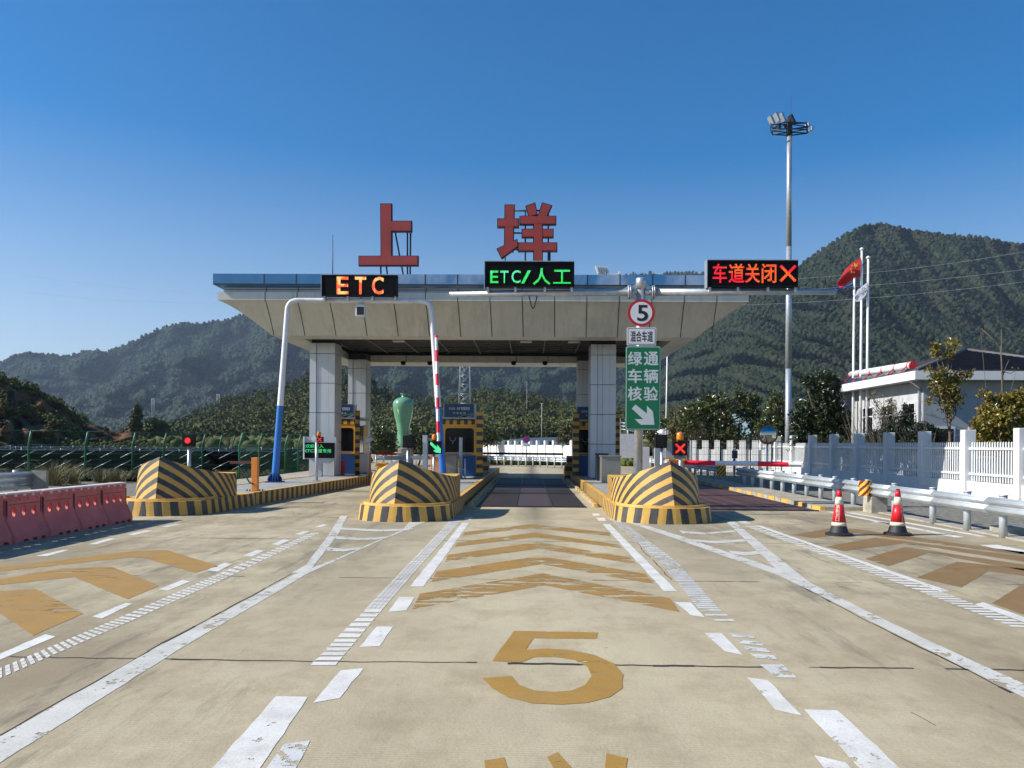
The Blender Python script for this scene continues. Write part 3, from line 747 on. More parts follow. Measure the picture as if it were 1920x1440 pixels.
# name letters on the roof, each character a thing
def letter(name, label, polys_, Y, posts, th=.22):
    allp = [p for q in polys_ for p in q]
    cxp = sum(p[0] for p in allp)/len(allp); c = at(cxp, max(p[1] for p in allp), Y)
    o = thing(name, (c.x, Y, ZT-.25), label, 'roof letter', 'red letters of the station name on the canopy roof')
    m = MB(); e = MB()
    for k, q in enumerate(polys_):
        w = [at(px, py, Y) for px, py in q]
        m.prism_y([(p.x, p.z) for p in w], Y-.012-.004*(k % 3), Y+th)
        cc = Vector((sum(p.x for p in w)/len(w), 0, sum(p.z for p in w)/len(w)))
        big = []
        n = len(w)
        ar = sum(w[i].x*w[(i+1) % n].z-w[(i+1) % n].x*w[i].z for i in range(n))
        if ar < 0: w = w[::-1]
        for i in range(n):
            a, b, d = w[i-1], w[i], w[(i+1) % n]
            e1 = Vector((b.x-a.x, 0, b.z-a.z)).normalized(); e2 = Vector((d.x-b.x, 0, d.z-b.z)).normalized()
            n1 = Vector((e1.z, 0, -e1.x)); n2 = Vector((e2.z, 0, -e2.x)); nn = (n1+n2); nn = nn/max(.4, nn.length_squared)*2
            big.append((b.x+nn.x*.035, b.z+nn.z*.035))
        e.prism_y(big, Y+.03+.004*(k % 3), Y+th-.02)
    m.build('face', M_LETTER, o); e.build('edge_frame', M_LEDGE, o)
    p = MB()
    for x0, y0, x1, y1 in posts:
        a, b = at(x0, y0, Y+th+.1), at(x1, y1, Y+th+.1); p.tube([a, b], .035, 6)
    p.build('support_frame', M_IRON, o)
    return o
q = lambda x, y: (640+x/4, 360+y/4)
YLt = 30.0
letter('roof_letter', 'red metal character of two strokes on a long bar, left on the roof', [[q(296,90),q(372,90),q(374,545),q(300,545)], [q(372,220),q(522,220),q(522,290),q(372,290)], [q(133,482),q(570,482),q(570,546),q(133,546)]], YLt,
       [(714,500,714,520), (764,430,764,520), (740,430,757,520), (770,430,769,520), (724,495,727,520)])
letter('roof_letter', 'red metal character of many strokes on the right of the roof', [
    [q(1230,98),q(1295,98),q(1285,440),q(1225,430)], [q(1175,202),q(1326,202),q(1326,258),q(1175,258)], [q(1172,425),q(1315,358),q(1322,405),q(1205,490)],
    [q(1388,105),q(1450,84),q(1466,165),q(1410,182)], [q(1510,82),q(1574,102),q(1538,184),q(1476,182)], [q(1342,182),q(1606,182),q(1606,238),q(1342,238)],
    [q(1358,280),q(1586,280),q(1586,334),q(1358,334)], [q(1330,382),q(1614,382),q(1614,438),q(1330,438)], [q(1445,236),q(1505,236),q(1505,560),q(1445,560)]], YLt,
    [(947,475,947,520), (985,395,985,520), (1028,395,1028,520), (960,395,1032,395), (960,437,1032,437), (960,468,1000,468), (1031,470,1031,520)])
m = MB(); a = at(624, 520, 31); b = at(624, 440, 31); m.tube([(a.x, 31, ZT-.3), b], [.03, .012], 6); tag(m.build('lightning_rod', M_IRON), 'thin rod standing on the left of the canopy roof', 'antenna')

# ------------------------------------------------------------------ gantries and overhead signs
def bend(p0, corner, p1, r, n=6):
    p0, c, p1 = Vector(p0), Vector(corner), Vector(p1)
    a = c+(p0-c).normalized()*r; b = c+(p1-c).normalized()*r
    return [a.lerp(c, k/n).lerp(c.lerp(b, k/n), k/n) for k in range(n+1)]
YG = 26.6
M_POLE = mat('chipped_white_pole', (.72, .73, .74), .4, var=.05, dirt=.55)
def left_gantry():
    f0, f1 = at(515, 905, YG), at(832, 905, YG); f0.z = f1.z = IH
    c0, c1 = at(540, 563, YG), at(808, 565, YG)
    t = thing('sign_gantry', (f0.x, YG, IH), 'white and blue bent pipe portal that carries the left display', 'gantry')
    pl = f0.lerp(c0, .42); pr = f1.lerp(c1, .42)
    pts = [pl]+bend(pl, c0, c1, .35)+bend(c0, c1, pr, .35)+[pr]
    m = MB(); m.tube(pts, [.105]*1+[.085]*(len(pts)-2)+[.105], 14, cap=False); m.build('portal_pipe', M_POLE, t)
    for f, p in ((f0, pl), (f1, pr)):
        m = MB(); m.tube([f, p], [.125, .106], 14, cap=False); m.build('blue_leg', M_BLUE, t)
        m = MB(); m.box(f.x-.27, f.x+.27, YG-.27, YG+.27, IH, IH+.03)
        for k in range(8):
            a = k*math.pi/4; d = Vector((math.cos(a), math.sin(a), 0)); s = Vector((-d.y, d.x, 0))*.012
            q = [f+d*.11+Vector((0, 0, .03)), f+d*.25+Vector((0, 0, .03)), f+d*.25+Vector((0, 0, .14)), f+d*.12+Vector((0, 0, .33))]
            b = m.add([p2-s for p2 in q]+[p2+s for p2 in q]); m.face([b, b+1, b+2, b+3]); m.face([b+7, b+6, b+5, b+4])
            for i in range(4): m.face([b+i, b+4+i, b+4+(i+1) % 4, b+(i+1) % 4])
        m.build('base_flange', mat('base_blue_dark', (.01, .045, .16), .45), t)
    for px in (610, 647, 700, 740):
        x = X_at(px, YG); m = MB(); m.box(x-.04, x+.04, YG-.11, YG-.08, c0.z-.02, c0.z+.16); m.build('clamp', M_GALV, t)
    return t
left_gantry()
def display(x0, x1, z0, z1, Y, label, group='electronic lane displays on the overhead pipes', side=False):
    t = thing('led_display', ((x0+x1)/2, Y, z0), label, 'display', group)
    m = MB(); m.box(x0, x1, Y, Y+.22, z0, z1); m.build('casing', M_DARK, t, bevel=.008)
    m = MB(); m.box(x0+.05, x1-.05, Y-.004, Y, z0+.05, z1-.05); m.build('screen', M_SCREEN, t)
    m = MB(); m.box(x0-.02, x0-.002, Y-.03, Y+.24, z0-.02, z1+.02); m.box(x0, x1, Y-.03, Y+.24, z1+.002, z1+.02); m.build('hood', M_GALV, t)
    for f in (.02, .33, .66, .96): m = MB(); m.box(x0+(x1-x0)*f, x0+(x1-x0)*f+.06, Y+.02, Y+.2, z0-.12, z0); m.build('bracket', M_GALV, t)
    return t
E_WARM = emis('led_orange', (1, .10, .02), (1, .55, .18), 1.5, 3.2, .035)
E_GREEN = emis('led_green', (.02, .8, .10), (.10, .9, .45), 1.15, 1.1, .035)
E_RED = emis('led_red', (1, .004, .02), (1, .12, .008), 1.15, 1.7, .04)
E_REDX = emis('led_red_cross', (1, .004, .03), (1, .03, .02), 1.3, 4, .03)
E_GREENS = emis('led_green_small', (.05, .8, .35), (.1, .85, .12), .9, 2, .03)
Yd = YG-.30
a = at(603, 555, Yd); b = at(745, 516, Yd)
t = display(a.x, b.x, a.z, b.z, Yd, 'black display that reads ETC in orange lights above the left portal')
for ch, x0, x1 in (('E', 630, 651), ('T', 664, 684), ('C', 696, 717)):
    text(ch, 'lettering', (X_at(x0, Yd), X_at(x1, Yd), Z_at(551.5, Yd, 675), Z_at(519.5, Yd, 675)), Yd-.012, E_WARM, t, bold=.035, depth=0)
# floodlight under the portal
c = at(677, 583, YG-.1)
t = thing('sensor_box', (c.x, YG-.1, c.z), 'small white box lamp hung under the ETC display', 'lamp')
m = MB(); m.box(c.x-.17, c.x+.15, YG-.2, YG+.08, c.z-.2, c.z+.2); m.build('housing', M_WHITE, t, bevel=.02)
m = MB(); m.box(c.x-.125, c.x+.12, YG-.206, YG-.2, c.z-.15, c.z+.12); m.build('lens', M_SIGNB, t)
m = MB(); m.box(c.x-.03, c.x+.03, YG-.1, YG-.06, c.z+.2, c.z+.30); m.build('bracket', M_GALV, t)

YR = 21.0
pc = at(1201, 640, YR); XP = pc.x
t = thing('cantilever_gantry', (XP, YR, IH), 'grey steel pole on the right island with two long arms', 'gantry')
za = Z_at(548, YR, 1201); zt_ = Z_at(523, YR, 1201)
m = MB(); m.tube([(XP-.05, YR, IH), (XP, YR, zt_)], [.125, .115], 16); m.lathe((XP, YR, zt_), [(.14, -.28), (.14, 0), (.12, .02), (0.0, .025)], 16); m.build('pole', M_GALV, t)
for px0, px1, py0, nm in ((843, 1178, 552, 'a'), (1566, 1226, 547.5, 'b')):
    e = at(px0, py0, YR); i = at(px1, 548, YR)
    m = MB(); m.tube([e, i], [.072, .10], 14); m.build('arm', M_GALV, t)
    m = MB(); s = 1 if px1 > XP and i.x > XP else -1
    x = i.x; m.lathe((x, YR, za), [(.19, -.015), (.19, .015)], 20, axis='x'); m.lathe((x-.05*s, YR, za), [(.19, -.015), (.19, .015)], 20, axis='x')
    m.tube([(x-.06*s, YR, za), (XP+.1*s, YR, za)], .085, 12)
    for dz in (.15, -.15): m.prism_y([(x-.06*s, za), (x-.06*s, za+dz), (XP+.11*s, za+dz*1.6), (XP+.11*s, za)], YR-.01, YR+.01)
    for dz in (.15, -.15): m.prism_y([(x+.02*s, za), (x+.02*s, za+dz), (x+.22*s, za+dz*.45), (x+.22*s, za)], YR-.01, YR+.01)
    m.build('flange', M_GALV, t)
m = MB(); cable = []
for k in range(13):
    f = k/12; cable.append((X_at(990, YR)+(X_at(1005, YR)-X_at(990, YR))*f, YR-.05, Z_at(556, YR)-.33*math.sin(math.pi*f)))
m.tube(cable, .016, 6); m.build('cable_loop', M_RUBBER, t)
Yd = YR-.20
a = at(909, 538, Yd); b = at(1077, 491, Yd)
t = display(a.x, b.x, a.z, b.z, Yd, 'black display with green lights that reads ETC and two Chinese characters')
for ch, x0, x1, y0, y1 in (('E', 917, 932, 531, 508), ('T', 936, 951, 531, 508), ('C', 957, 974, 531, 507), ('/', 975, 993, 532, 507), ('人', 997, 1030, 534, 503), ('工', 1035, 1068, 532, 506)):
    text(ch, 'lettering', (X_at(x0, Yd), X_at(x1, Yd), Z_at(y0, Yd, 993), Z_at(y1, Yd, 993)), Yd-.012, E_GREEN, t, bold=.012, depth=0)
a = at(1326, 538, Yd); b = at(1497, 488.5, Yd)
t = display(a.x, b.x, a.z, b.z, Yd, 'black display with four red Chinese characters and a cross')
for ch, x0, x1 in (('车', 1334, 1360), ('道', 1364, 1393), ('关', 1395, 1422), ('闭', 1426, 1453)):
    text(ch, 'lettering', (X_at(x0, Yd), X_at(x1, Yd), Z_at(530.5, Yd, 1400), Z_at(494.5, Yd, 1400)), Yd-.012, E_RED, t, bold=.022, depth=0)
def cross(t, x0, x1, z0, z1, y, w, material, name='cross_symbol'):
    m = MB(); 
    for k, (p, q2) in enumerate((((x0, z0), (x1, z1)), ((x0, z1), (x1, z0)))):
        d = Vector((q2[0]-p[0], q2[1]-p[1])).normalized(); n = Vector((-d.y, d.x))*w/2
        m.prism_y([(p[0]+n.x, p[1]+n.y), (q2[0]+n.x, q2[1]+n.y), (q2[0]-n.x, q2[1]-n.y), (p[0]-n.x, p[1]-n.y)], y-.004*k-.006, y)
    return m.build(name, material, t)
cross(t, X_at(1461, Yd), X_at(1489, Yd), Z_at(527, Yd, 1400), Z_at(498, Yd, 1400), Yd-.008, .07, E_RED)
# static signs on the pole
def round_rect(x0, x1, z0, z1, r, n=5):
    out = []
    for cx, cz, a0 in ((x1-r, z0+r, -90), (x1-r, z1-r, 0), (x0+r, z1-r, 90), (x0+r, z0+r, 180)):
        for k in range(n+1):
            a = R(a0+90*k/n); out.append((cx+r*math.cos(a), cz+r*math.sin(a)))
    return out
Ys = YR-.19
c = at(1202.5, 586.5, Ys); rad = 25.5*Ys/FPX
t = thing('speed_limit_sign', (c.x, Ys, c.z-rad), 'round red rimmed sign with a black 5', 'road sign')
m = MB(); m.lathe((c.x, Ys, c.z), [(rad, 0), (rad, .02)], 40, axis='y', smooth=False); m.build('rim', M_SIGNR, t)
m = MB(); m.lathe((c.x, Ys, c.z), [(rad*.80, -.004), (rad*.80, -.0005)], 40, axis='y', smooth=False); m.build('face', M_SIGNW, t)
text('5', 'numeral', (X_at(1193.5, Ys), X_at(1213, Ys), Z_at(602, Ys, 1202), Z_at(572, Ys, 1202)), Ys-.007, M_SIGNB, t, bold=.028, depth=0)
t = thing('lane_type_sign', (XP, Ys, Z_at(647, Ys, 1202)), 'small white sign with four black Chinese characters above the green sign', 'road sign')
x0, x1, z0, z1 = X_at(1174, Ys), X_at(1229, Ys), Z_at(647.5, Ys, 1202), Z_at(614, Ys, 1202)
m = MB(); m.prism_y(round_rect(x0, x1, z0, z1, .03), Ys, Ys+.02); m.mi = 1; m.prism_y(round_rect(x0+.025, x1-.025, z0+.025, z1-.025, .02), Ys-.003, Ys); m.mi = 0; m.prism_y(round_rect(x0+.04, x1-.04, z0+.04, z1-.04, .02), Ys-.006, Ys-.003)
m.build('plate', [M_SIGNW, M_SIGNB], t)
text('混合车道', 'lettering', (X_at(1180.5, Ys), X_at(1222.5, Ys), Z_at(641, Ys, 1202), Z_at(620.5, Ys, 1202)), Ys-.008, M_SIGNB, t, bold=.02, depth=0)
t = thing('green_lane_sign', (XP, Ys, Z_at(806, Ys, 1202)), 'tall green sign with six white Chinese characters and an arrow pointing down right', 'road sign')
x0, x1, z0, z1 = X_at(1171.5, Ys), X_at(1238.5, Ys), Z_at(806.5, Ys, 1202), Z_at(648.5, Ys, 1202)
m = MB(); m.prism_y(round_rect(x0, x1, z0, z1, .06), Ys, Ys+.02); m.mi = 1; m.prism_y(round_rect(x0+.018, x1-.018, z0+.018, z1-.018, .06), Ys-.003, Ys); m.mi = 0; m.prism_y(round_rect(x0+.035, x1-.035, z0+.035, z1-.035, .05), Ys-.006, Ys-.003)
m.build('plate', [M_SIGNG, M_SIGNGW], t)
for s_, yb, yt in (('绿通', 685, 659.5), ('车辆', 718, 692), ('核验', 751, 725)):
    text(s_[0], 'lettering', (X_at(1176.5, Ys), X_at(1202.5, Ys), Z_at(yb, Ys, 1202), Z_at(yt, Ys, 1202)), Ys-.008, M_SIGNGW, t, bold=.035, depth=0)
    text(s_[1], 'lettering', (X_at(1206.5, Ys), X_at(1233, Ys), Z_at(yb, Ys, 1202), Z_at(yt, Ys, 1202)), Ys-.008, M_SIGNGW, t, bold=.035, depth=0)
ar = [(1191.5, 758.5), (1213, 775.5), (1213, 761), (1224, 771.5), (1227, 796.5), (1201.5, 796.5), (1190, 786), (1206, 786), (1184.5, 766)]
m = MB(); m.prism_y([(at(px, py, Ys).x, at(px, py, Ys).z) for px, py in ar], Ys-.009, Ys-.006); m.build('arrow', M_SIGNGW, t)

# ------------------------------------------------------------------ lane signals, lamps and posts
def amber(t, x, y, z, s=1.):
    m = MB(); m.lathe((x, y, z), [(.06*s, 0), (.06*s, .03*s)], 14); m.build('lamp_base', M_DARK, t)
    m = MB(); m.lathe((x, y, z+.03*s), [(.085*s, 0), (.09*s, .05*s), (.085*s, .16*s), (.05*s, .2*s), (.0, .21*s)], 14); return m.build('beacon_lens', M_AMBER, t)
def signal(px0, px1, py0, py1, Y, label, show, zb=0., pole=True, name='lane_signal', group=None, poler=.045, polepx=None):
    a, b = at(px0, py1, Y), at(px1, py0, Y); cx = (a.x+b.x)/2; x = X_at(polepx, Y+.1) if polepx else cx
    t = thing(name, (x, Y, zb), label, 'lane signal', group)
    m = MB(); m.box(a.x, b.x, Y, Y+.16, a.z, b.z); m.build('casing', M_DARK, t, bevel=.01)
    if pole: m = MB(); m.tube([(x, Y+.09, zb), (x, Y+.09, a.z)], poler, 12); m.box(x-.12, x+.12, Y-.03, Y+.21, zb, zb+.02); m.build('pole', M_GALV, t)
    w, h = b.x-a.x, b.z-a.z
    if show == 'x': cross(t, a.x+w*.18, b.x-w*.18, a.z+h*.18, b.z-h*.18, Y-.004, w*.15, E_REDX)
    if show == 'arrow':
        pts = [(.30, .92), (.70, .55), (.74, .72), (.95, .40), (.90, .04), (.52, .12), (.30, .26), (.50, .36), (.10, .72)]
        m = MB(); m.prism_y([(a.x+w*(.10+.9*p), a.z+h*q2) for p, q2 in [(.12, .95), (.62, .52), (.62, .72), (.95, .40), (.92, .06), (.50, .12), (.30, .26), (.50, .34), (.02, .76)]], Y-.012, Y-.004); m.build('arrow_symbol', E_GREEN, t)
    if show == 'dot':
        m = MB(); m.lathe((cx, Y, (a.z+b.z)/2), [(w*.25, -.012), (w*.25, -.004)], 20, axis='y'); m.build('light_disc', E_REDX, t)
    if show == 'back':
        m = MB(); 
        for k in range(5): m.box(a.x+.05, b.x-.05, Y-.012, Y-.004, a.z+h*(.15+.17*k), a.z+h*(.15+.17*k)+.02)
        m.build('vent', M_RUBBER, t)
    return t, (a, b)
signal(341, 363, 815, 837, 19.8, 'lane signal with a round red light behind the left bull nose', 'dot', IH)
t, (a, b) = signal(803, 828, 827, 851, 25.5, 'lane signal with a green arrow and an amber beacon', 'arrow', IH, polepx=814); amber(t, at(814, 850, 25.5).x, 25.58, b.z)
t, (a, b) = signal(1262, 1289, 828, 854, 18.9, 'lane signal with a red cross and an amber beacon', 'x', .9, polepx=1276); amber(t, at(1276, 850, 18.9).x, 18.98, b.z)
signal(755, 776, 817, 839, 27.0, 'blank black lane signal on a grey pole beside the vase', 'back', IH, group='blank lane signals seen from behind', polepx=765)
signal(1229, 1251, 815, 840, 20.2, 'blank black lane signal beside the green sign pole', 'back', IH, group='blank lane signals seen from behind', polepx=1241)
t, (a, b) = signal(594, 605, 819, 829, 27.5, 'small red cross lamp with beacon on a thin white post', 'x', IH, name='warning_light', poler=.055, polepx=594)
amber(t, at(597.5, 820, 27.5).x, 27.55, b.z, .8)
m = MB(); c = at(591, 822, 27.45); m.lathe((c.x-.02, 27.4, c.z), [(.09, -.07), (.10, .0), (.07, .08), (.03, .12)], 12, axis='y'); m.build('camera_head', M_WHITE, t)

def post(name, px, pyt, Y, w, d, zb, material, label, cat='post', group=None):
    c = at(px, pyt, Y); m = MB(); m.box(c.x-w/2, c.x+w/2, Y, Y+d, zb, c.z)
    m.box(c.x-w/2-.04, c.x+w/2+.04, Y-.04, Y+d+.04, zb, zb+.025)
    o = m.build(name, material, bevel=.012); return tag(o, label, cat, group)
post('sensor_pillar', 797, 816, 27.2, .17, .17, IH, M_GALV, 'square grey sensor pillar beside the green arrow signal')
post('sensor_pillar', 1211, 838, 22.3, .22, .2, IH, M_CLAD, 'pale square pillar right behind the green sign pole')
post('sensor_pillar', 1233, 840, 21.2, .15, .12, IH, M_CLAD, 'slim pale pillar under the blank signal on the right island')
# orange post with swing arm
Yo = G(477, 921, IH).y
c = at(477, 858, Yo)
t = thing('barrier_post', (c.x, Yo, IH), 'orange post with a short height limit arm on the left island', 'barrier')
m = MB(); m.box(c.x-.085, c.x+.085, Yo, Yo+.15, IH, c.z); m.build('post', M_ORANGE, t, bevel=.01)
m = MB(); e = at(430, 867, Yo); m.box(e.x, c.x-.075, Yo+.03, Yo+.10, e.z-.035, e.z+.035); m.build('arm', mat('brown_arm', (.12, .05, .035), .6), t)
m = MB(); m.tube([(e.x+.25, Yo+.06, e.z-.03), (c.x-.45, Yo+.06, e.z-.10), (c.x-.16, Yo+.06, e.z-.55), (c.x-.02, Yo-.01, IH+.2)], .022, 8); m.build('brace', M_IRON, t)
m = MB(); 
for x in (-.22, -.14, .14, .22): m.lathe((c.x+x, Yo+.05, IH), [(.02, 0), (.02, .05), (.0, .055)], 8)
m.build('anchor_bolt', M_IRON, t)

# cabinets
def cabinet(name, px0, px1, pyt, Y, d, zb, material, label, lid=True, handle=False, group=None):
    a, b = at(px0, pyt, Y), at(px1, pyt, Y)
    t = thing(name, ((a.x+b.x)/2, Y, zb), label, 'cabinet', group)
    m = MB(); m.box(a.x, b.x, Y, Y+d, zb, a.z-.05); m.build('body', material, t, bevel=.01)
    m = MB(); m.box(a.x-.03, b.x+.03, Y-.04, Y+d+.03, a.z-.05, a.z); m.build('lid', material, t, bevel=.01)
    if handle:
        m = MB(); m.box(b.x-.09, b.x-.05, Y-.03, Y, a.z-.45, a.z-.25); m.build('handle', M_SIGNR, t)
    return t
cabinet('control_cabinet', 830, 856, 854, 30.2, .7, IH, M_STEELBOX, 'steel control cabinet in front of the middle booth')
cabinet('barrier_machine', 808, 829, 855, 29.6, .45, IH, M_ORANGE, 'orange barrier machine below the green arrow signal', handle=True)
cabinet('control_cabinet', 1128, 1164, 854, 28.3, .7, IH, M_STEELBOX, 'steel control cabinet in front of the right column')
cabinet('control_cabinet', 1119, 1140, 850, 29.6, .6, IH, M_IRON, 'dark control cabinet against the right column')
cabinet('barrier_machine', 1256, 1283, 861, 21.4, .4, IH, M_ORANGE, 'orange barrier machine behind the right bull nose')
cabinet('barrier_machine', 706, 724, 868, 32, .4, IH, M_YELO, 'small yellow barrier machine behind the middle bull nose')
# handrails by the middle booth
t = thing('handrail', (at(866, 890, 30).x, 30, IH), 'short yellow and white handrail beside the steel cabinet', 'handrail')
for px, nm, mt in ((860, 'post', M_WHITE), (872, 'post', M_GALV)):
    c = at(px, 860, 30); m = MB(); m.tube([(c.x, 30, IH), (c.x, 30, c.z)], .03, 8); m.build(nm, mt, t)
m = MB(); a, b = at(860, 880, 30), at(872, 880, 30); m.tube([a, b], .02, 6); m.build('rail', M_GALV, t)
m = MB(); c = at(860, 862, 30); m.tube([(c.x, 30, c.z-.3), (c.x, 30, c.z+.02)], .045, 8); m.build('sleeve', M_YELO, t)
# tall grey post in front of the booth window
post('card_reader_post', 864, 820, 31.0, .13, .13, IH, M_GALV, 'tall grey card reader post in front of the middle booth')
c = at(691, 822, 33)
t = thing('camera_post', (c.x, 33, IH), 'thin white post with a small camera between left column and vase', 'camera')
m = MB(); m.tube([(c.x, 33, IH), (c.x, 33, c.z-.1)], .035, 8); m.build('post', M_WHITE, t)
m = MB(); m.tube([(c.x-.1, 32.9, c.z-.16), (c.x+.1, 33.1, c.z+.02)], [.09, .12], 10); m.build('camera_head', M_WHITE, t)
m = MB(); m.box(c.x-.06, c.x+.06, 33.1, 33.3, IH, IH+1.0); m.build('box', M_ORANGE, t)

# red and white arms
def boom(p0, p1, r, label, material=S_GATE, group=None, sq=True):
    t = MB(); t.tube([p0, p1], r, 4 if sq else 8, smooth=False); o = t.build('boom_barrier', material); return tag(o, label, 'barrier arm', group)
boom(at(1283, 867, 21.5), at(1503, 871.5, 21.4), .065, 'red and white barrier arm lowered across the closed right lane')
boom(at(822.5, 850, 26.05), at(818, 629, 26.05), .055, 'red and white barrier arm raised upright beside the left portal', stripes('gate_arm_stripes_short', 'u', .80, ca=(.75, .75, .76), cb=(.55, .01, .03), dirt=.05, duty=.48, off=.1))
boom(at(707, 851, 34), at(762, 852, 34.3), .045, 'far red and white barrier arm left of the vase')
boom(at(903, 850, 36.5), at(1056, 851.5, 36.5), .05, 'dark barrier arm lowered behind the middle lane', M_RUBBER)

# message board at the left column
Yb = 30.9
x0, x1 = X_at(569, Yb), X_at(630, Yb)
t = thing('message_board', ((x0+x1)/2, Yb, IH), 'grey message board with two rows of green characters before the left column', 'display')
zb, zt2 = Z_at(861, Yb, 600), Z_at(819.5, Yb, 600)
m = MB(); m.box(x0+.06, x1, Yb, Yb+.3, zb, zt2); m.prism_y([(x0+.25, zb), (x1-.1, zb), (x1-.3, zb-.16), (x0+.5, zb-.16)], Yb+.05, Yb+.3); m.box(x0+.55, x1-.6, Yb+.1, Yb+.3, IH, zb-.16); m.build('housing', M_CLAD2, t)
m = MB(); m.box(x0, x0+.055, Yb-.06, Yb+.3, zb, zt2+.02); m.build('side_plate', M_WHITE, t)
m = MB(); m.box(X_at(571, Yb), X_at(627.5, Yb), Yb-.02, Yb, Z_at(859, Yb, 600), Z_at(830, Yb, 600)); m.build('screen', M_SCREEN, t)
text('欢迎驶入', 'lettering', (X_at(573, Yb), X_at(607, Yb), Z_at(840, Yb, 600), Z_at(833, Yb, 600)), Yb-.026, E_GREENS, t, bold=.02, depth=0)
text('ETC车道专用', 'lettering', (X_at(573, Yb), X_at(621, Yb), Z_at(849, Yb, 600), Z_at(841.5, Yb, 600)), Yb-.026, E_GREENS, t, bold=.02, depth=0)
c = at(640, 880, 33.2); t = MB(); t.box(c.x-.13, c.x+.15, 33.0, 33.3, IH, IH+.62); o = t.build('extinguisher_box', M_RED, bevel=.01); tag(o, 'red fire extinguisher box at the foot of the left booth', 'fire box')

# ------------------------------------------------------------------ booths
def booth(px0, px1, Y, label, postside=1, lit=False):
    x0, x1 = X_at(px0, Y), X_at(px1, Y); w = x1-x0; d = 2.6; z0 = IH
    zr = Z_at(790, 33, 860); zw0 = Z_at(853, 33, 860); zw1 = Z_at(803, 33, 860); zb0, zb1 = Z_at(788, 33, 860), Z_at(758, 33, 860)
    t = thing('toll_booth', ((x0+x1)/2, Y, z0), label, 'toll booth', 'toll booths under the canopy')
    m = MB(); m.box(x0+.01, x1-.01, Y+.01, Y+d, z0, zw0); m.build('lower_body', M_BOOTHBLUE, t)
    m = MB()
    wx0, wx1, wz0, wz1 = x0+w*.07, x1-w*.07, zw0+.02, zw1
    fr = round_rect(wx0, wx1, wz0, wz1, .14)
    # yellow shell with a rounded window opening in front
    outer = [(x1, zw0-.01), (x1, zr-.14), (x0, zr-.14), (x0, zw0-.01)]
    per = []
    for px_, pz in fr:
        # project to the outer rectangle
        cx, cz = (x0+x1)/2, (zw0+zr-.14)/2; dx, dz = px_-cx, pz-cz
        k = min((w/2)/abs(dx) if dx else 9e9, ((zr-.14-zw0)/2)/abs(dz) if dz else 9e9); per.append((cx+dx*k, cz+dz*k))
    n = len(fr)
    for i in range(n):
        j = (i+1) % n
        m.quad([(per[i][0], Y, per[i][1]), (per[j][0], Y, per[j][1]), (fr[j][0], Y, fr[j][1]), (fr[i][0], Y, fr[i][1])])
        m.quad([(fr[i][0], Y, fr[i][1]), (fr[j][0], Y, fr[j][1]), (fr[j][0], Y+.06, fr[j][1]), (fr[i][0], Y+.06, fr[i][1])])
    m.box(x0, x0+.04, Y+.01, Y+.3, zw0, zr-.14); m.box(x1-.04, x1, Y+.01, Y+.3, zw0, zr-.14); m.box(x0, x1, Y+d-.05, Y+d, zw0, zr-.14)
    m.box(x0, x0+.04, Y+1.6, Y+d-.05, zw0, zr-.14); m.box(x1-.04, x1, Y+1.6, Y+d-.05, zw0, zr-.14)
    for cx_, cz_ in ((x0, zw0-.01), (x1, zw0-.01)): pass
    m.build('yellow_shell', M_YELO, t)
    m = MB(); m.quad([(p[0], Y+.05, p[1]) for p in fr]); m.build('front_window', M_GLASS, t)
    wm = mat('window_mark', (.45, .45, .47), .4); xm = x0+w*.30; m = MB()
    m.tube([(xm-.13, Y+.035, wz1-.38), (xm-.10, Y+.035, wz1-.50), (xm, Y+.035, wz1-.56), (xm+.10, Y+.035, wz1-.50), (xm+.13, Y+.035, wz1-.38)], .010, 4); m.tube([(xm, Y+.035, wz1-.56), (xm, Y+.035, wz1-.66)], .012, 4); m.build('window_mark', wm, t)
    m = MB(); m.box(x0+w*.62, x0+w*.66, Y+.30, Y+.34, wz0+.1, wz1-.5); m.box(x0+w*.1, x1-w*.1, Y+.031, Y+.034, wz0+.02, wz0+.10); m.build('window_mullion', M_STEELBOX, t)
    for xa in (x0+.01, x1-.03): m = MB(); m.box(xa, xa+.02, Y+.3, Y+1.6, zw0+.05, zr-.2); m.build('side_window', M_GLASS, t)
    m = MB(); m.box(x0-.03, x1+.03, Y-.02, Y+.2, zr-.14, zr+.08); m.build('check_band', [stripes('check_band_'+str(int(px0)), 'u', .31, ca=(.72, .34, .02), duty=.5, off=.0)], t)
    m = MB(); m.box(x0-.06, x1+.06, Y-.05, Y+d+.05, zr+.08, zr+.16); m.build('roof', M_STEELBOX, t)
    s = thing_part = MB(); s.box(x0+.06, x1-.12, Y-.02, Y+.04, zb0-.02, zb1); sb = s.build('sign_board', M_NAVY, t); 
    s = MB(); s.box(x0+.02, x1-.02, Y+.04, Y+.25, zb0, zb1+.01); s.build('sign_box', M_CLAD2, t)
    for off, colr in ((0, (.10, .24, .10)), (.12, (.12, .28, .42)), (.22, (.25, .40, .5))):
        mm = MB(); xa, xb = x0+.07, x1-.13; za, zb_ = zb0+.0+off*.1, zb0+.28-off*.35
        mm.quad([(xa+off*1.2, Y-.024, za-.01), (xa+.35+off, Y-.024, za-.01), (xb, Y-.024, zb_-.02), (xb, Y-.024, zb_+.03)]); mm.build('sign_stripe', mat('sign_stripe_'+str(off), colr, .4), sb)
    tw = mat('sign_text_white', (.55, .6, .7), .4)
    text('浙江交投', 'lettering', (x0+w*.18, x0+w*.36, zb1-.26, zb1-.15), Y-.025, tw, sb, depth=0, bold=.01)
    text('IDF 智慧高速', 'lettering', (x0+w*.42, x0+w*.80, zb1-.27, zb1-.13), Y-.025, tw, sb, depth=0, bold=.02)
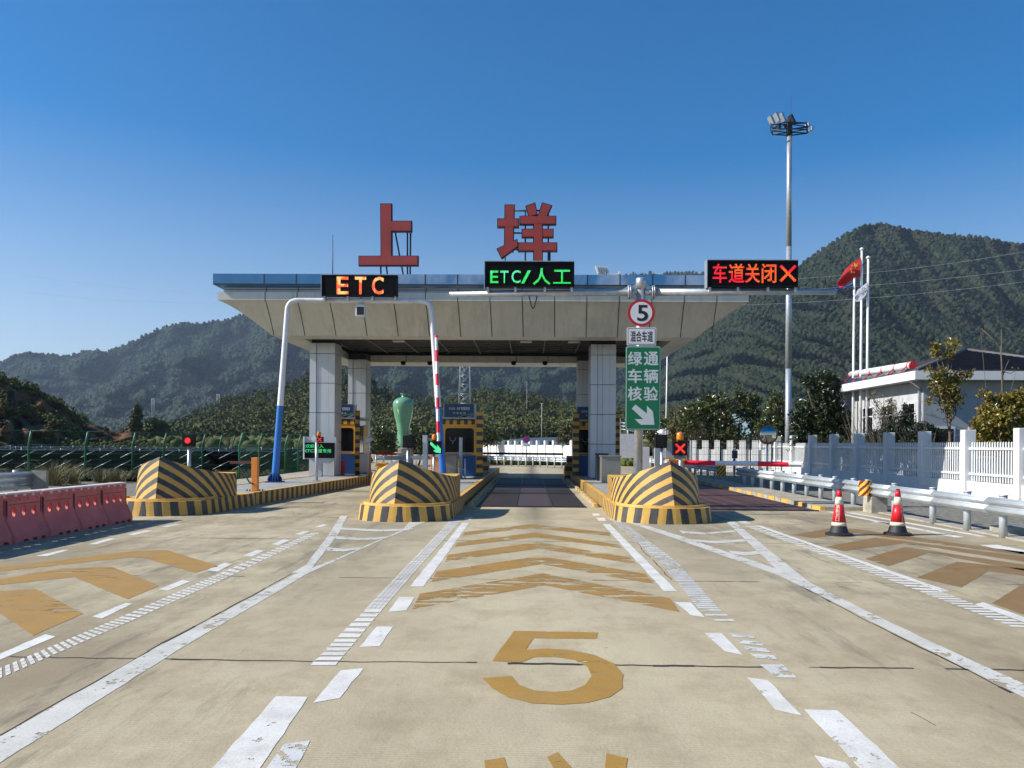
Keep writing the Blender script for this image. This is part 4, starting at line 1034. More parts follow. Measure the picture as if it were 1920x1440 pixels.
    text('平 安 高 速', 'lettering', (x0+w*.30, x0+w*.68, zb1-.44, zb1-.35), Y-.025, tw, sb, depth=0)
    return t, x0, x1, zr
def striped_post(x, Y, zt, label, rr=.11, sq=False, shade=False):
    m = MB()
    if sq: m.box(x-rr, x+rr, Y, Y+.3, IH, zt)
    else:
        m.tube([(x, Y, IH), (x, Y, zt)], rr, 14)
    # height goes to uv.y already
    o = m.build('bumper_post', S_POST); return tag(o, label, 'post', 'yellow and black posts beside the booths')
booth(830, 893, 32.6, 'middle toll booth with a navy sign board, right of the vase')
striped_post(X_at(899, 32.3), 32.3, Z_at(773, 32.3, 899), 'yellow and black post on the right of the middle booth', .13, True)
bt = booth(612, 667, 33.6, 'left toll booth partly hidden behind the left column')
striped_post(X_at(670, 33.2), 33.2, Z_at(770, 33.2, 670), 'round yellow and black post beside the left booth', .105)
booth(1079, 1140, 34.5, 'right toll booth hidden behind the right column')
striped_post(X_at(1080, 34.0), 34.0, Z_at(773, 34, 1080), 'yellow and black post on the left of the right booth', .13, True)
striped_post(X_at(1157.5, 34.0), 34.0, Z_at(773, 34, 1157), 'yellow and black post on the right of the right column', .11, True)
# stepped bumper blocks at the end of the islands
for px0, px1, nm in ((903, 916, 'stepped yellow and black block at the far end of the middle island'), (1060, 1074, 'stepped yellow and black block at the far end of the right island')):
    m = MB(); Y = 37.5; a, b = X_at(px0, Y), X_at(px1, Y); m.box(a, b, Y, Y+1, 0, .75); m.box(a+(.0 if px0 < 1000 else .1), b-(.08 if px0 < 1000 else 0), Y+.2, Y+1, .75, 1.15)
    tag(m.build('bumper_block', stripes('block_'+str(px0), 'v', .42)), nm, 'bumper')
# dome cameras under the canopy
for px, lab in ((756, 'leftmost'), (806, 'second from the left'), (963, 'third from the left'), (1022, 'rightmost')):
    Y = 38.9; c = at(px, 680, Y); t = thing('dome_camera', (c.x, Y, c.z), f'small dark dome camera under the rear canopy edge, {lab} of four', 'camera', 'dome cameras under the canopy')
    m = MB(); m.tube([(c.x+.14, Y, ZBt+.3), (c.x+.16, Y, c.z+.05), (c.x+.02, Y, c.z+.02)], .018, 6); m.build('bracket', M_IRON, t)
    m = MB(); m.lathe((c.x, Y, c.z-.14), [(.02, 0), (.10, .03), (.13, .10), (.13, .2), (.0, .22)], 14); m.build('dome', M_GLASS, t)

# ------------------------------------------------------------------ guardrails
def wbeam(m, pts, z, waves=2, h=.31, d=.08, side=-1):
    """corrugated beam along pts (x,y), centre height z; side is the direction the face points"""
    prof = []; n = 6*waves
    for k in range(n+1): f = k/n; prof.append((f*h-h/2, -d*.5*math.cos(2*math.pi*waves*f)+d*.5))
    rings = []
    for i, p in enumerate(pts):
        a, b = Vector(pts[max(0, i-1)]), Vector(pts[min(len(pts)-1, i+1)]); dd = (b-a).normalized(); nn = Vector((-dd.y, dd.x))*side
        rings.append([(p[0]+nn.x*o, p[1]+nn.y*o, z[i]+hh if isinstance(z, list) else z+hh) for hh, o in prof])
    for r in range(len(rings)-1):
        for k in range(n): m.quad([rings[r][k], rings[r+1][k], rings[r+1][k+1], rings[r][k+1]], sm=True)
def guardrail(name, pts, posts, z, label, side=1, waves=2, h=.31, post_r=.07, pz=0, material=None):
    t = thing(name, (pts[0][0], pts[0][1], 0), label, 'guardrail')
    m = MB(); wbeam(m, pts, z, waves, h, side=side); o = m.build('beam', material or M_RAIL, t); s = o.modifiers.new('thickness', 'SOLIDIFY'); s.thickness = .006
    for p in posts:
        m = MB(); m.tube([(p[0], p[1], pz), (p[0], p[1], z+h/2+.03)], post_r, 12); m.lathe((p[0], p[1], z+h/2+.03), [(post_r+.012, 0), (post_r+.012, .02), (.0, .03)], 12)
        m.build('post', M_RAIL, t)
    return t
XG = 8.95
ys = [12.9, 14.75, 15.95, 17.3, 19.1]
guardrail('guardrail', [(XG-.13, y) for y in (11.5, 13, 15, 17, 19, 20.1)], [(XG, y) for y in ys], .60, 'near run of steel guardrail right of the two cones', side=1)
ys = [20.6, 21.5, 22.8, 23.9, 25.1, 26.3, 27.5, 28.7, 30, 31.2, 32.4]
guardrail('guardrail', [(XG-.13, y) for y in (20.0, 22, 25, 28, 33)], [(XG, y) for y in ys], .62, 'middle run of steel guardrail beside the rust red deck', side=1)
ys = [36, 37.5, 39, 40.5, 42, 43.5, 45, 47, 49]
guardrail('guardrail', [(XG-.1, 35.4), (XG-.1, 40), (XG-.15, 45), (XG-.2, 50)], [(XG, y) for y in ys], .62, 'far run of dark guardrail under the canopy shadow', side=1)
# marker sleeve on the rail
YM = 20.35; c = at(1622, 915, YM)
m = MB(); n = 10
for k in range(n):
    a0, a1 = k/n, (k+1)/n
    for_z = (.44, .80); r_ = .155
    f = lambda a: (XG-.18-.06*math.sin(a*math.pi)+(a-.5)*.12, YM-.19+.38*a)
    p, q2 = f(a0), f(a1); L_ = .40
    m.quad([(q2[0], q2[1], .42), (p[0], p[1], .42), (p[0], p[1], .80), (q2[0], q2[1], .80)], [(a1*L_, 0), (a0*L_, 0), (a0*L_, .38), (a1*L_, .38)], True)
m.box(XG-.20, XG-.02, YM-.22, YM-.19, .43, .79)
for k in range(8):
    a = R(90+180*k/7)
mf = MB(); ang = [R(-150+120*k/9) for k in range(10)]
px0, px1 = at(1610, 915, 20.15), at(1634, 915, 20.15)
m = MB()
for k in range(9):
    f0, f1 = k/9, (k+1)/9; xx = lambda f: px0.x+(px1.x-px0.x)*f; yy = lambda f: 20.1-.12*math.sin(f*math.pi)
    m.quad([(xx(f0), yy(f0), .43), (xx(f1), yy(f1), .43), (xx(f1), yy(f1), .82), (xx(f0), yy(f0), .82)], [(f0*.34, 0), (f1*.34, 0), (f1*.34, .39), (f0*.34, .39)], True)
m.box(px0.x, px1.x, 20.12, 20.16, .43, .82)
tag(m.build('marker_sleeve', S_DIAG), 'yellow and dark red diagonal striped marker wrapped on the guardrail end', 'marker')
Yk = 33.2; c = at(1350, 885, 33.6)
m = MB(); m.box(X_at(1345, 33.2), X_at(1362, 33.2), 33.2, 33.3, .38, .90); 
for f in m.uv: pass
tag(m.build('marker_sleeve', S_DIAG), 'dark striped marker on the start of the far guardrail run', 'marker')
for (px, py, w, lab) in ((1648, 962, .45, 'small weathered concrete block behind the striped marker'), (1905, 1003, .5, 'low concrete block at the foot of the near guardrail')):
    p = G(px, py); m = MB(); m.box(p.x-w*.45, p.x+w*.5, p.y, p.y+.5, -.02, .42 if px < 1700 else .14); tag(m.build('concrete_block', M_CONC2, bevel=.02), lab, 'block')
# guardrails far behind the canopy
guardrail('guardrail', [(X_at(1200, 60), 60), (X_at(1235, 52), 52), (X_at(1262, 44), 44)], [(X_at(1205, 58), 58), (X_at(1220, 55), 55), (X_at(1235, 52), 52), (X_at(1250, 47.5), 47.5)], .62, 'pale guardrail curving away behind the green sign pole', side=1)
pp = [(903, 62), (950, 60), (1000, 58), (1075, 54)]
guardrail('guardrail', [(X_at(p, y), y) for p, y in pp], [(X_at(p, y), y) for p, y in [(905+k*13.5, 62-k*.62) for k in range(13)]], .62, 'thin guardrail crossing behind the middle lane', side=1, post_r=.05)
pp = [(700, 56), (760, 58), (830, 61)]
guardrail('guardrail', [(X_at(p, y), y) for p, y in pp], [(X_at(p, y), y) for p, y in [(705+k*15, 56+k*.6) for k in range(9)]], .62, 'thin guardrail behind the middle bull nose', side=1, post_r=.05)
# three wave rail at the left edge
e = at(75, 890, 22.2)
t = thing('guardrail', (e.x, 22.2, 0), 'dark three wave guardrail end behind the red water barriers', 'guardrail')
m = MB(); wbeam(m, [(e.x-.15, y) for y in (12, 16, 20, 22.0)], .58, 3, .5, side=-1); o = m.build('beam', M_RAIL, t); o.modifiers.new('thickness', 'SOLIDIFY').thickness = .006
m = MB(); m.box(e.x-.14, e.x+.30, 22.0, 22.12, .30, .84); m.build('end_plate', M_CONC2, t)
for y in (14, 18, 21.5):
    m = MB(); m.tube([(e.x-.25, y, 0), (e.x-.25, y, .88)], .07, 10); m.build('post', M_RAIL, t)

# ------------------------------------------------------------------ traffic cones
def cone():
    t = thing('traffic_cone', (0, 0, 0), 'red and white traffic cone with a column of white characters, left of two', 'traffic cone', 'traffic cones in the closed right lane')
    def rr(z): return .155-(.155-.036)*(z-.05)/(.84-.05)
    m = MB(); m.lathe((0, 0, 0), [(.25, 0), (.25, .03), (.20, .045), (rr(.05)+.02, .05), (rr(.17), .17)], 28, smooth=False); m.build('base', M_RUBBER, t)
    for nm, z0, z1, mt, g in (('band', .17, .235, M_CONEW, .003), ('body', .235, .555, M_CONER, 0), ('band', .555, .70, M_CONEW, .003), ('tip', .70, .825, M_CONER, 0)):
        m = MB(); m.lathe((0, 0, 0), [(rr(z0)+g, z0), (rr(z1)+g, z1)], 28); m.build(nm, mt, t)
    m = MB(); m.lathe((0, 0, 0), [(rr(.825)-.002, .825), (rr(.84), .845), (rr(.84)*.6, .845), (rr(.84)*.55, .80)], 20); m.build('rim', M_RUBBER, t)
    # characters wrapped on the flank
    for i, ch in enumerate('路固用口'):
        zc = .52-.077*i; o = text(ch, 'lettering', (-.034, .034, zc-.033, zc+.033), 0, M_CONEW, t, bold=.015, depth=0)
        for v in o.data.vertices:
            z = v.co.z; r = rr(z)+.002; a = math.atan2(-1, 0)-.62+v.co.x/r
            v.co = Vector((r*math.cos(a), r*math.sin(a), z))
    o = text('CCCI', 'small_lettering', (-.035, .035, .615, .64), 0, M_SIGNB, t, bold=.01, depth=0)
    for v in o.data.vertices:
        z = v.co.z; r = rr(z)+.0052; a = math.atan2(-1, 0)+v.co.x/r
        v.co = Vector((r*math.cos(a), r*math.sin(a), z))
    return t
def copy_tree(o, parent=None):
    c = o.copy(); COL.objects.link(c); c.parent = parent
    for ch in list(o.children): copy_tree(ch, c)
    return c
c1 = cone(); p = G(1573, 1003.5); s = .90*p.y/13.9
c1.location = (p.x, p.y, .008); c1.scale = (1.0, 1.0, 1.04)
c2 = copy_tree(c1); p = G(1683, 1003); c2.location = (p.x, p.y, .008); c2.rotation_euler = (0, 0, R(65)); c2['label'] = 'red and white traffic cone with its plain side showing, right of two'

# ------------------------------------------------------------------ water barriers
def water_barrier():
    t = thing('water_barrier', (0, 0, 0), 'x', 'water barrier', 'red plastic water barriers in a row on the left')
    Lh = .475; xs = .0
    # cross section in (x,z); face towards +x. body made of side skins with three slots
    prof = [(.235, 0), (.235, .11), (.20, .19), (.115, .36), (.085, .47), (.080, .73)]
    slots = [(-.26, .085), (0, .085), (.26, .085)]
    m = MB()
    ysn = np.linspace(-Lh, Lh, 41); 
    zsn = [0, .04, .11, .19, .27, .36, .41, .44, .47, .50, .53, .56, .585, .62, .68, .73]
    def X(z, y):
        for (xa, za), (xb, zb) in zip(prof[:-1], prof[1:]):
            if za <= z <= zb: x = xa+(xb-xa)*(z-za)/(zb-za); break
        e = max(0, abs(y)-(Lh-.03))/.03; x -= .03*e*e
        if .10 < z < .62 and abs(y) < .40 and not (z < .40 and 0): x -= .012
        return x
    def inslot(y, z):
        for c, w in slots:
            if ((y-c)/.055)**2+((z-.505)/.085)**2 < 1: return True
        return False
    for sg in (1, -1):
        for i in range(40):
            for k in range(len(zsn)-1):
                y0, y1, z0, z1 = ysn[i], ysn[i+1], zsn[k], zsn[k+1]
                if z1 <= .041 and (i//5) % 2 == 0 and 4 < i < 36: continue
                if inslot((y0+y1)/2, (z0+z1)/2):
                    continue
                q = [(sg*X(z0, y0), y0, z0), (sg*X(z0, y1), y1, z0), (sg*X(z1, y1), y1, z1), (sg*X(z1, y0), y0, z1)]
                m.quad(q if sg > 0 else q[::-1])
    # slot tunnels
    for c, w in slots:
        n = 16
        for k in range(n):
            a0, a1 = 2*math.pi*k/n, 2*math.pi*(k+1)/n
            p0 = (c+.060*math.cos(a0), .505+.092*math.sin(a0)); p1 = (c+.060*math.cos(a1), .505+.092*math.sin(a1))
            m.quad([(.07, p1[0], p1[1]), (.07, p0[0], p0[1]), (-.07, p0[0], p0[1]), (-.07, p1[0], p1[1])], sm=True)
            # collar covers the ragged grid edge
            for sg in (1, -1):
                o0 = (c+.082*math.cos(a0), .505+.112*math.sin(a0)); o1 = (c+.082*math.cos(a1), .505+.112*math.sin(a1))
                xx = sg*.0785
                q = [(xx, p0[0], p0[1]), (xx, p1[0], p1[1]), (xx-.004*sg, o1[0], o1[1]), (xx-.004*sg, o0[0], o0[1])]
                m.quad(q if sg < 0 else q[::-1])
    for sg in (1, -1):
        q = [(x-.03, sg*Lh, z) for x, z in prof]+[(-x+.03, sg*Lh, z) for x, z in prof[::-1]]
        m.quad(q if sg < 0 else q[::-1])
    m.build('body', M_BARR, t, org=(0, 0, 0))
    m = MB(); yy = -Lh+.004; k = 0
    zig = [(-Lh+.002, .73)]
    m2 = MB(); n = 4
    for sg in (1,):
        for k in range(n):
            a = -Lh+k*2*Lh/n; w = 2*Lh/n
            m2.quad([(.083, a+w*.0, .815), (.083, a+w*.25, .73), (.083, a+w*.75, .73), (.083, a+w*.99, .815)])
    m.box(-.088, .088, -Lh+.004, Lh-.004, .728, .765)
    for k in range(n):
        a = -Lh+.01+k*(2*Lh-.02)/n; w = (2*Lh-.02)/n; m.box(-.088, .088, a+w*.13, a+w*.87, .7652, .80)
        for x in (.086, -.094): m.box(x, x+.008, a+w*.5-.02, a+w*.5+.02, .69, .728)
    m.build('top_rim', M_BARR, t, org=(0, 0, 0), bevel=.006)
    m = MB(); 
    for k in range(n):
        a = -Lh+.01+k*(2*Lh-.02)/n; w = (2*Lh-.02)/n; m.box(-.10, .100, a+w*.0, a+w*1.0, .795, .828)
        m.prism_z([(-.09, a+w*.82), (.098, a+w*.82), (.098, min(Lh, a+w*1.14)), (-.09, min(Lh, a+w*1.14))], .755, .795)
    m.build('sunlit_top_cap', M_BARRTOP, t, org=(0, 0, 0), bevel=.008)  # cap painted pale to look lit by the sun along the top edge
    m = MB(); 
    for y in (-Lh+.012, Lh-.03): m.box(.060, .092, y, y+.018, .30, .70)
    m.box(.072, .086, -.40, .40, .622, .632)
    m.build('groove', mat('barrier_groove', (.20, .05, .05), .6), t, org=(0, 0, 0))
    return t
wb = water_barrier(); words_ = ['touching the left bull nose', 'second from the left bull nose', 'third from the left bull nose', 'fourth from the left bull nose', 'fifth from the left bull nose', 'cut by the left edge of the view']
xb_ = G(250, 976).x
for i in range(6):
    o = wb if i == 0 else copy_tree(wb)
    y = 16.04-.965*i
    o.location = (xb_-.23+random.uniform(-.012, .012), y, .0); o.rotation_euler = (0, 0, R(random.uniform(-1.3, 1.3))); o['label'] = 'faded red plastic water barrier, '+words_[i]

# ------------------------------------------------------------------ right hand fence
def picket_fence():
    xf = 15.75; y0 = 21.78; sp = 3.06
    t = thing('picket_fence', (xf, y0, 0), 'long white concrete fence with square pillars and picket panels on the right', 'fence')
    ztop = 2.33
    for k in range(13):
        y = y0+k*sp
        m = MB(); m.box(xf-.20, xf+.20, y, y+.30, 0, ztop); m.box(xf-.215, xf+.215, y-.015, y+.315, 0, .12); m.build('pillar', M_WALL, t, bevel=.015)
        if k < 12:
            m = MB(); m.box(xf-.11, xf+.11, y+.3, y+sp, 0, .50); m.build('base_wall', M_WALL, t)
            m = MB(); n = 18
            for j in range(n):
                yy = y+.36+(sp-.36)*j/n
                m.box(xf-.012, xf+.012, yy, yy+.06, .52, 1.86)
                m.quad([(xf-.012, yy, 1.86), (xf-.012, yy+.03, 1.90), (xf-.012, yy+.06, 1.86)][::-1]); m.quad([(xf+.012, yy, 1.86), (xf+.012, yy+.03, 1.90), (xf+.012, yy+.06, 1.86)])
            for z in (.72, 1.62): m.box(xf-.05, xf-.021, y+.3, y+sp, z, z+.08); m.box(xf+.021, xf+.05, y+.3, y+sp, z, z+.08)
            m.build('picket_panel', M_WHITE, t)
    return t
picket_fence()
# solid white wall further back, and the perimeter wall beyond the canopy
def panel_wall(name, p0, p1, n, h, hp, label, thick=.2):
    p0, p1 = Vector((*p0, 0)), Vector((*p1, 0)); d = (p1-p0).normalized(); s = Vector((-d.y, d.x, 0))
    t = thing(name, p0, label, 'wall')
    m = MB(); a, b = p0-s*thick/2, p1-s*thick/2; c, e = p1+s*thick/2, p0+s*thick/2
    m.prism_z([(v.x, v.y) for v in (a, b, c, e)], -.05, h); m.build('panel', M_WALL, t)
    for k in range(n+1):
        c0 = p0.lerp(p1, k/n); q2 = [c0-d*.2-s*.2, c0+d*.2-s*.2, c0+d*.2+s*.2, c0-d*.2+s*.2]
        m = MB(); m.prism_z([(v.x, v.y) for v in q2], -.05, hp); m.build('pillar', M_WALL, t)
    return t
panel_wall('boundary_wall', (X_at(1300, 52), 52), (X_at(1440, 50.5), 50.5), 6, 1.45, 2.05, 'bright white wall with square pillars behind the red and white barrier arm')
panel_wall('boundary_wall', (X_at(880, 112), 112), (X_at(1110, 78), 78), 17, 1.62, 2.15, 'white perimeter wall seen through the middle lane')
# welded mesh panels before the bright wall
t = thing('mesh_fence', (X_at(1296, 44), 44, 0), 'thin dark wire mesh fence before the bright white wall', 'fence')
m = MB(); xa, xb2 = X_at(1296, 44), X_at(1466, 43)
for k in range(60): f = k/59; x = xa+(xb2-xa)*f; y = 44-f; m.box(x-.006, x+.006, y, y+.012, .1, 2.0)
for k in range(6): z = .1+k*.37; m.tube([(xa, 44, z), (xb2, 43, z)], .008, 4)
m.build('mesh', M_IRON, t)
for f in (0, .33, .66, 1): 
    x = xa+(xb2-xa)*f; m = MB(); m.tube([(x, 44-f, 0), (x, 44-f, 2.1)], .035, 6); m.build('post', M_IRON, t)
m = MB(); c = at(1378, 852, 43.4); m.box(c.x-.15, c.x+.15, 43.4, 43.5, c.z-.22, c.z+.22); m.box(c.x-.03, c.x+.03, 43.5, 43.56, 0, c.z); tag(m.build('small_dark_panel', M_NAVY), 'small dark square panel in front of the bright white wall', 'panel')

# convex mirror
c = at(1440, 815, 31.0)
t = thing('convex_mirror', (c.x, 31, 0), 'round convex traffic mirror on a grey pole by the fence', 'mirror')
m = MB(); m.tube([(c.x+.02, 31.12, 0), (c.x+.02, 31.12, c.z+.1)], .04, 8); m.build('pole', M_GALV, t)
rr = 18.5*31/FPX
m = MB(); m.lathe((c.x, 31, c.z), [(rr, .03), (rr, -.0), (rr*.95, -.03)], 36, axis='y'); m.build('rim', mat('mirror_rim', (.16, .08, .05), .5), t)
m = MB(); m.lathe((c.x, 31, c.z), [(rr*.93*math.sin(a), -.03-.14*(math.cos(a)-math.cos(1.2))) for a in np.linspace(1.2, .02, 14)][0:], 36, axis='y'); m.build('mirror_glass', M_CHROME, t)

# high mast
YH = 52.0
def mast(px, pytop, pybase, Y, label, full=True):
    c = at(px, pytop, Y); b = at(px-2, 833, Y)
    t = thing('high_mast_light', (b.x, Y, 0), label, 'light mast')
    rb, rt = 6.2*Y/FPX, 4.4*Y/FPX
    zs = [0, c.z*.28, c.z*.281, c.z*.62, c.z*.621, c.z]
    m = MB()
    m.tube([(b.x, Y, 0), (b.x+(c.x-b.x)*.3, Y, c.z*.3)], [rb, rb*.88], 14); m.tube([(b.x+(c.x-b.x)*.3, Y, c.z*.295), (b.x+(c.x-b.x)*.65, Y, c.z*.65)], [rb*.93, rb*.78], 14); m.tube([(b.x+(c.x-b.x)*.65, Y, c.z*.645), c], [rb*.82, rt], 14)
    m.build('pole', M_GALV, t)
    x, z = c.x, c.z-.2; s = Y/FPX
    m = MB()
    rx = 1.35
    for dz in (0, .42):
        pts = [(x+rx*math.cos(k*math.pi/3+.3), Y+.6*math.sin(k*math.pi/3+.3), z-dz) for k in range(7)]
        m.tube(pts, .045, 6)
    for k in range(6):
        a = k*math.pi/3+.3
        m.tube([(x, Y, z+.1), (x+rx*math.cos(a), Y+.6*math.sin(a), z)], .035, 5); m.tube([(x, Y, z-.45), (x+rx*math.cos(a), Y+.6*math.sin(a), z-.42)], .035, 5)
        m.tube([(x+rx*math.cos(a), Y+.6*math.sin(a), z-.42), (x+rx*math.cos(a), Y+.6*math.sin(a), z+.1)], .035, 5)
    m.tube([(x, Y, z-.7), (x, Y, z+.45)], .2, 10); m.build('lamp_ring', M_IRON, t)
    lamps = [(-1.15, .2, .42), (-.90, -.2, .45), (-.40, .2, .62), (.10, -.2, .32), (1.32, .3, .15), (1.32, -.3, -.35), (-.7, .1, -.05), (-.2, -.1, -.1)]
    for k, (dx, dy, dz) in enumerate(lamps):
        m = MB(); rot = Matrix.Rotation(R(-24 if k < 4 else 0), 3, 'Y') @ Matrix.Rotation(R(20), 3, 'Z')
        big = k < 4
        m.box(-.07, .07, -.18, .18, -.30 if big else -.12, .30 if big else .12, rot, (x+dx, Y+dy, z+dz)); m.build('floodlight', M_IRON if k > 5 or k == 3 else M_GALV, t)
    m = MB(); m.tube([(x+.1, Y, z+.3), (x+.1, Y, z+2.0)], .012, 4); m.build('lightning_rod', M_IRON, t)
    return t
mast(1480, 230, 760, YH, 'very tall light mast with floodlights on a ring, right of the canopy')
# another mast, mostly behind the canopy roof
c = at(1135, 511, 95); t = thing('high_mast_light', (c.x, 95, 0), 'top of a distant floodlight mast peeking over the canopy roof', 'light mast')
m = MB(); m.tube([(c.x, 95, 0), (c.x, 95, c.z)], [.3, .16], 8); m.build('pole', M_GALV, t)
m = MB(); 
for k in range(5): m.box(-.10, .10, -.3, .3, -.5, .5, Matrix.Rotation(R(-20), 3, 'Y'), (c.x-1.0+.33*k, 95+.1*k, c.z+.3))
m.box(c.x-1, c.x+1.8, 94.9, 95, c.z-.25, c.z-.12); m.box(c.x+1.6, c.x+1.9, 94.7, 95.1, c.z-.2, c.z+.1); m.build('floodlight', M_WHITE, t)

# flagpoles and flags
YF = 44.0
def flagpole(px, pyt, label, Y):
    c = at(px, pyt, Y); b = at(px-3, 800, Y); t = thing('flagpole', (b.x, Y, 0), label, 'flagpole', 'white flagpoles before the station building')
    m = MB(); m.tube([(b.x, Y, 0), (c.x, Y, c.z)], [.085, .06], 10); m.build('pole', M_WHITE, t)
    m = MB(); m.lathe((c.x, Y, c.z), [(.02, 0), (.12, .05), (.12, .12), (.0, .2)], 10); m.build('finial', M_WHITE, t)
flagpole(1602, 519, 'shortest white flagpole, left of three', 45.5); flagpole(1616, 470, 'tallest white flagpole, between the other two', 44.5); flagpole(1628, 486, 'white flagpole holding the white flag, right of three', 44.0)
def flag(name, outline_top, outline_bot, Y, material, label, amp=.12, ph=0., waves=2.2, extra=None):
    """cloth between two pixel polylines, rippled in depth"""
    m = MB(); nu, nv = 30, 14; grid = []
    def al(P, s):
        t = s*(len(P)-1); i = min(int(t), len(P)-2); f = t-i; return (P[i][0]+(P[i+1][0]-P[i][0])*f, P[i][1]+(P[i+1][1]-P[i][1])*f)
    for i in range(nu+1):
        u = i/nu; a, b = al(outline_top, u), al(outline_bot, u); row = []
        for k in range(nv+1):
            v = k/nv; d = amp*math.sin(u*waves*2*math.pi+v*2.6+ph)*min(1, u*2.5)+.3*amp*math.sin(v*9+u*4)
            row.append(at(a[0]+(b[0]-a[0])*v, a[1]+(b[1]-a[1])*v, Y+d))
        grid.append(row)
    for i in range(nu):
        for k in range(nv):
            m.quad([grid[i][k], grid[i+1][k], grid[i+1][k+1], grid[i][k+1]], [(i/nu, k/nv), ((i+1)/nu, k/nv), ((i+1)/nu, (k+1)/nv), (i/nu, (k+1)/nv)], True)
    o = m.build(name, material); s = o.modifiers.new('thickness', 'SOLIDIFY'); s.thickness = .008
    return tag(o, label, 'flag'), grid
fm = mat('flag_red', (.62, .02, .02), .6, var=.1)
o, g = flag('national_flag', [(1615, 483), (1600, 491), (1588, 502), (1576, 520), (1569, 532)], [(1613, 519), (1604, 520), (1597, 525), (1585, 536), (1577, 541)], 44.4, fm, 'red national flag with yellow stars blowing to the left', .13, .8, 1.0)
def star(m, c, r, y):
    pts = []
    for k in range(10):
        a = math.pi/2+k*math.pi/5+.5; q2 = r if k % 2 == 0 else r*.4; pts.append((c.x+q2*math.cos(a), c.z+q2*math.sin(a)))
    m.prism_y(pts, y-.02, y)
m = MB(); star(m, g[6][4], .17, g[6][4].y-.03)
for i, k in ((10, 2), (12, 4), (12, 7), (9, 9)): star(m, g[i][k], .06, g[i][k].y-.03)
sm_ = m.build('yellow_stars', mat('flag_yellow', (.85, .6, .05), .6), o)
flag('blue_flag', [(1602, 527), (1592, 534), (1580, 539), (1566, 538)], [(1600, 534), (1592, 538), (1580, 541), (1567, 545)], 45.5, mat('flag_blue', (.05, .13, .5), .6), 'blue flag mostly hidden behind the red flag', .12)
o, g = flag('white_flag', [(1628, 528), (1618, 536), (1608, 544), (1602, 557)], [(1627, 547), (1620, 558), (1612, 565), (1605, 567)], 43.9, mat('flag_white', (.75, .76, .8), .6), 'white flag with small blue letters on the right pole', .05, 0, .8)
tb = mat('flag_letter_blue', (.02, .03, .12), .6)
for s_, i0, k0 in (('OUZ', 8, 4), ('交投', 10, 9)):
    c = g[i0][k0]; oo = text(s_, 'lettering', (c.x-.22, c.x+.22, c.z-.08, c.z+.09), c.y-.16, tb, o, bold=.01, depth=0)
    me = oo.data; off = c-ORG[o.name]
    for v in me.vertices:
        d = v.co-Vector((off.x, v.co.y, off.z)); a = R(36); v.co = Vector((off.x+d.x*math.cos(a)-d.z*math.sin(a), v.co.y, off.z+d.x*math.sin(a)+d.z*math.cos(a)))

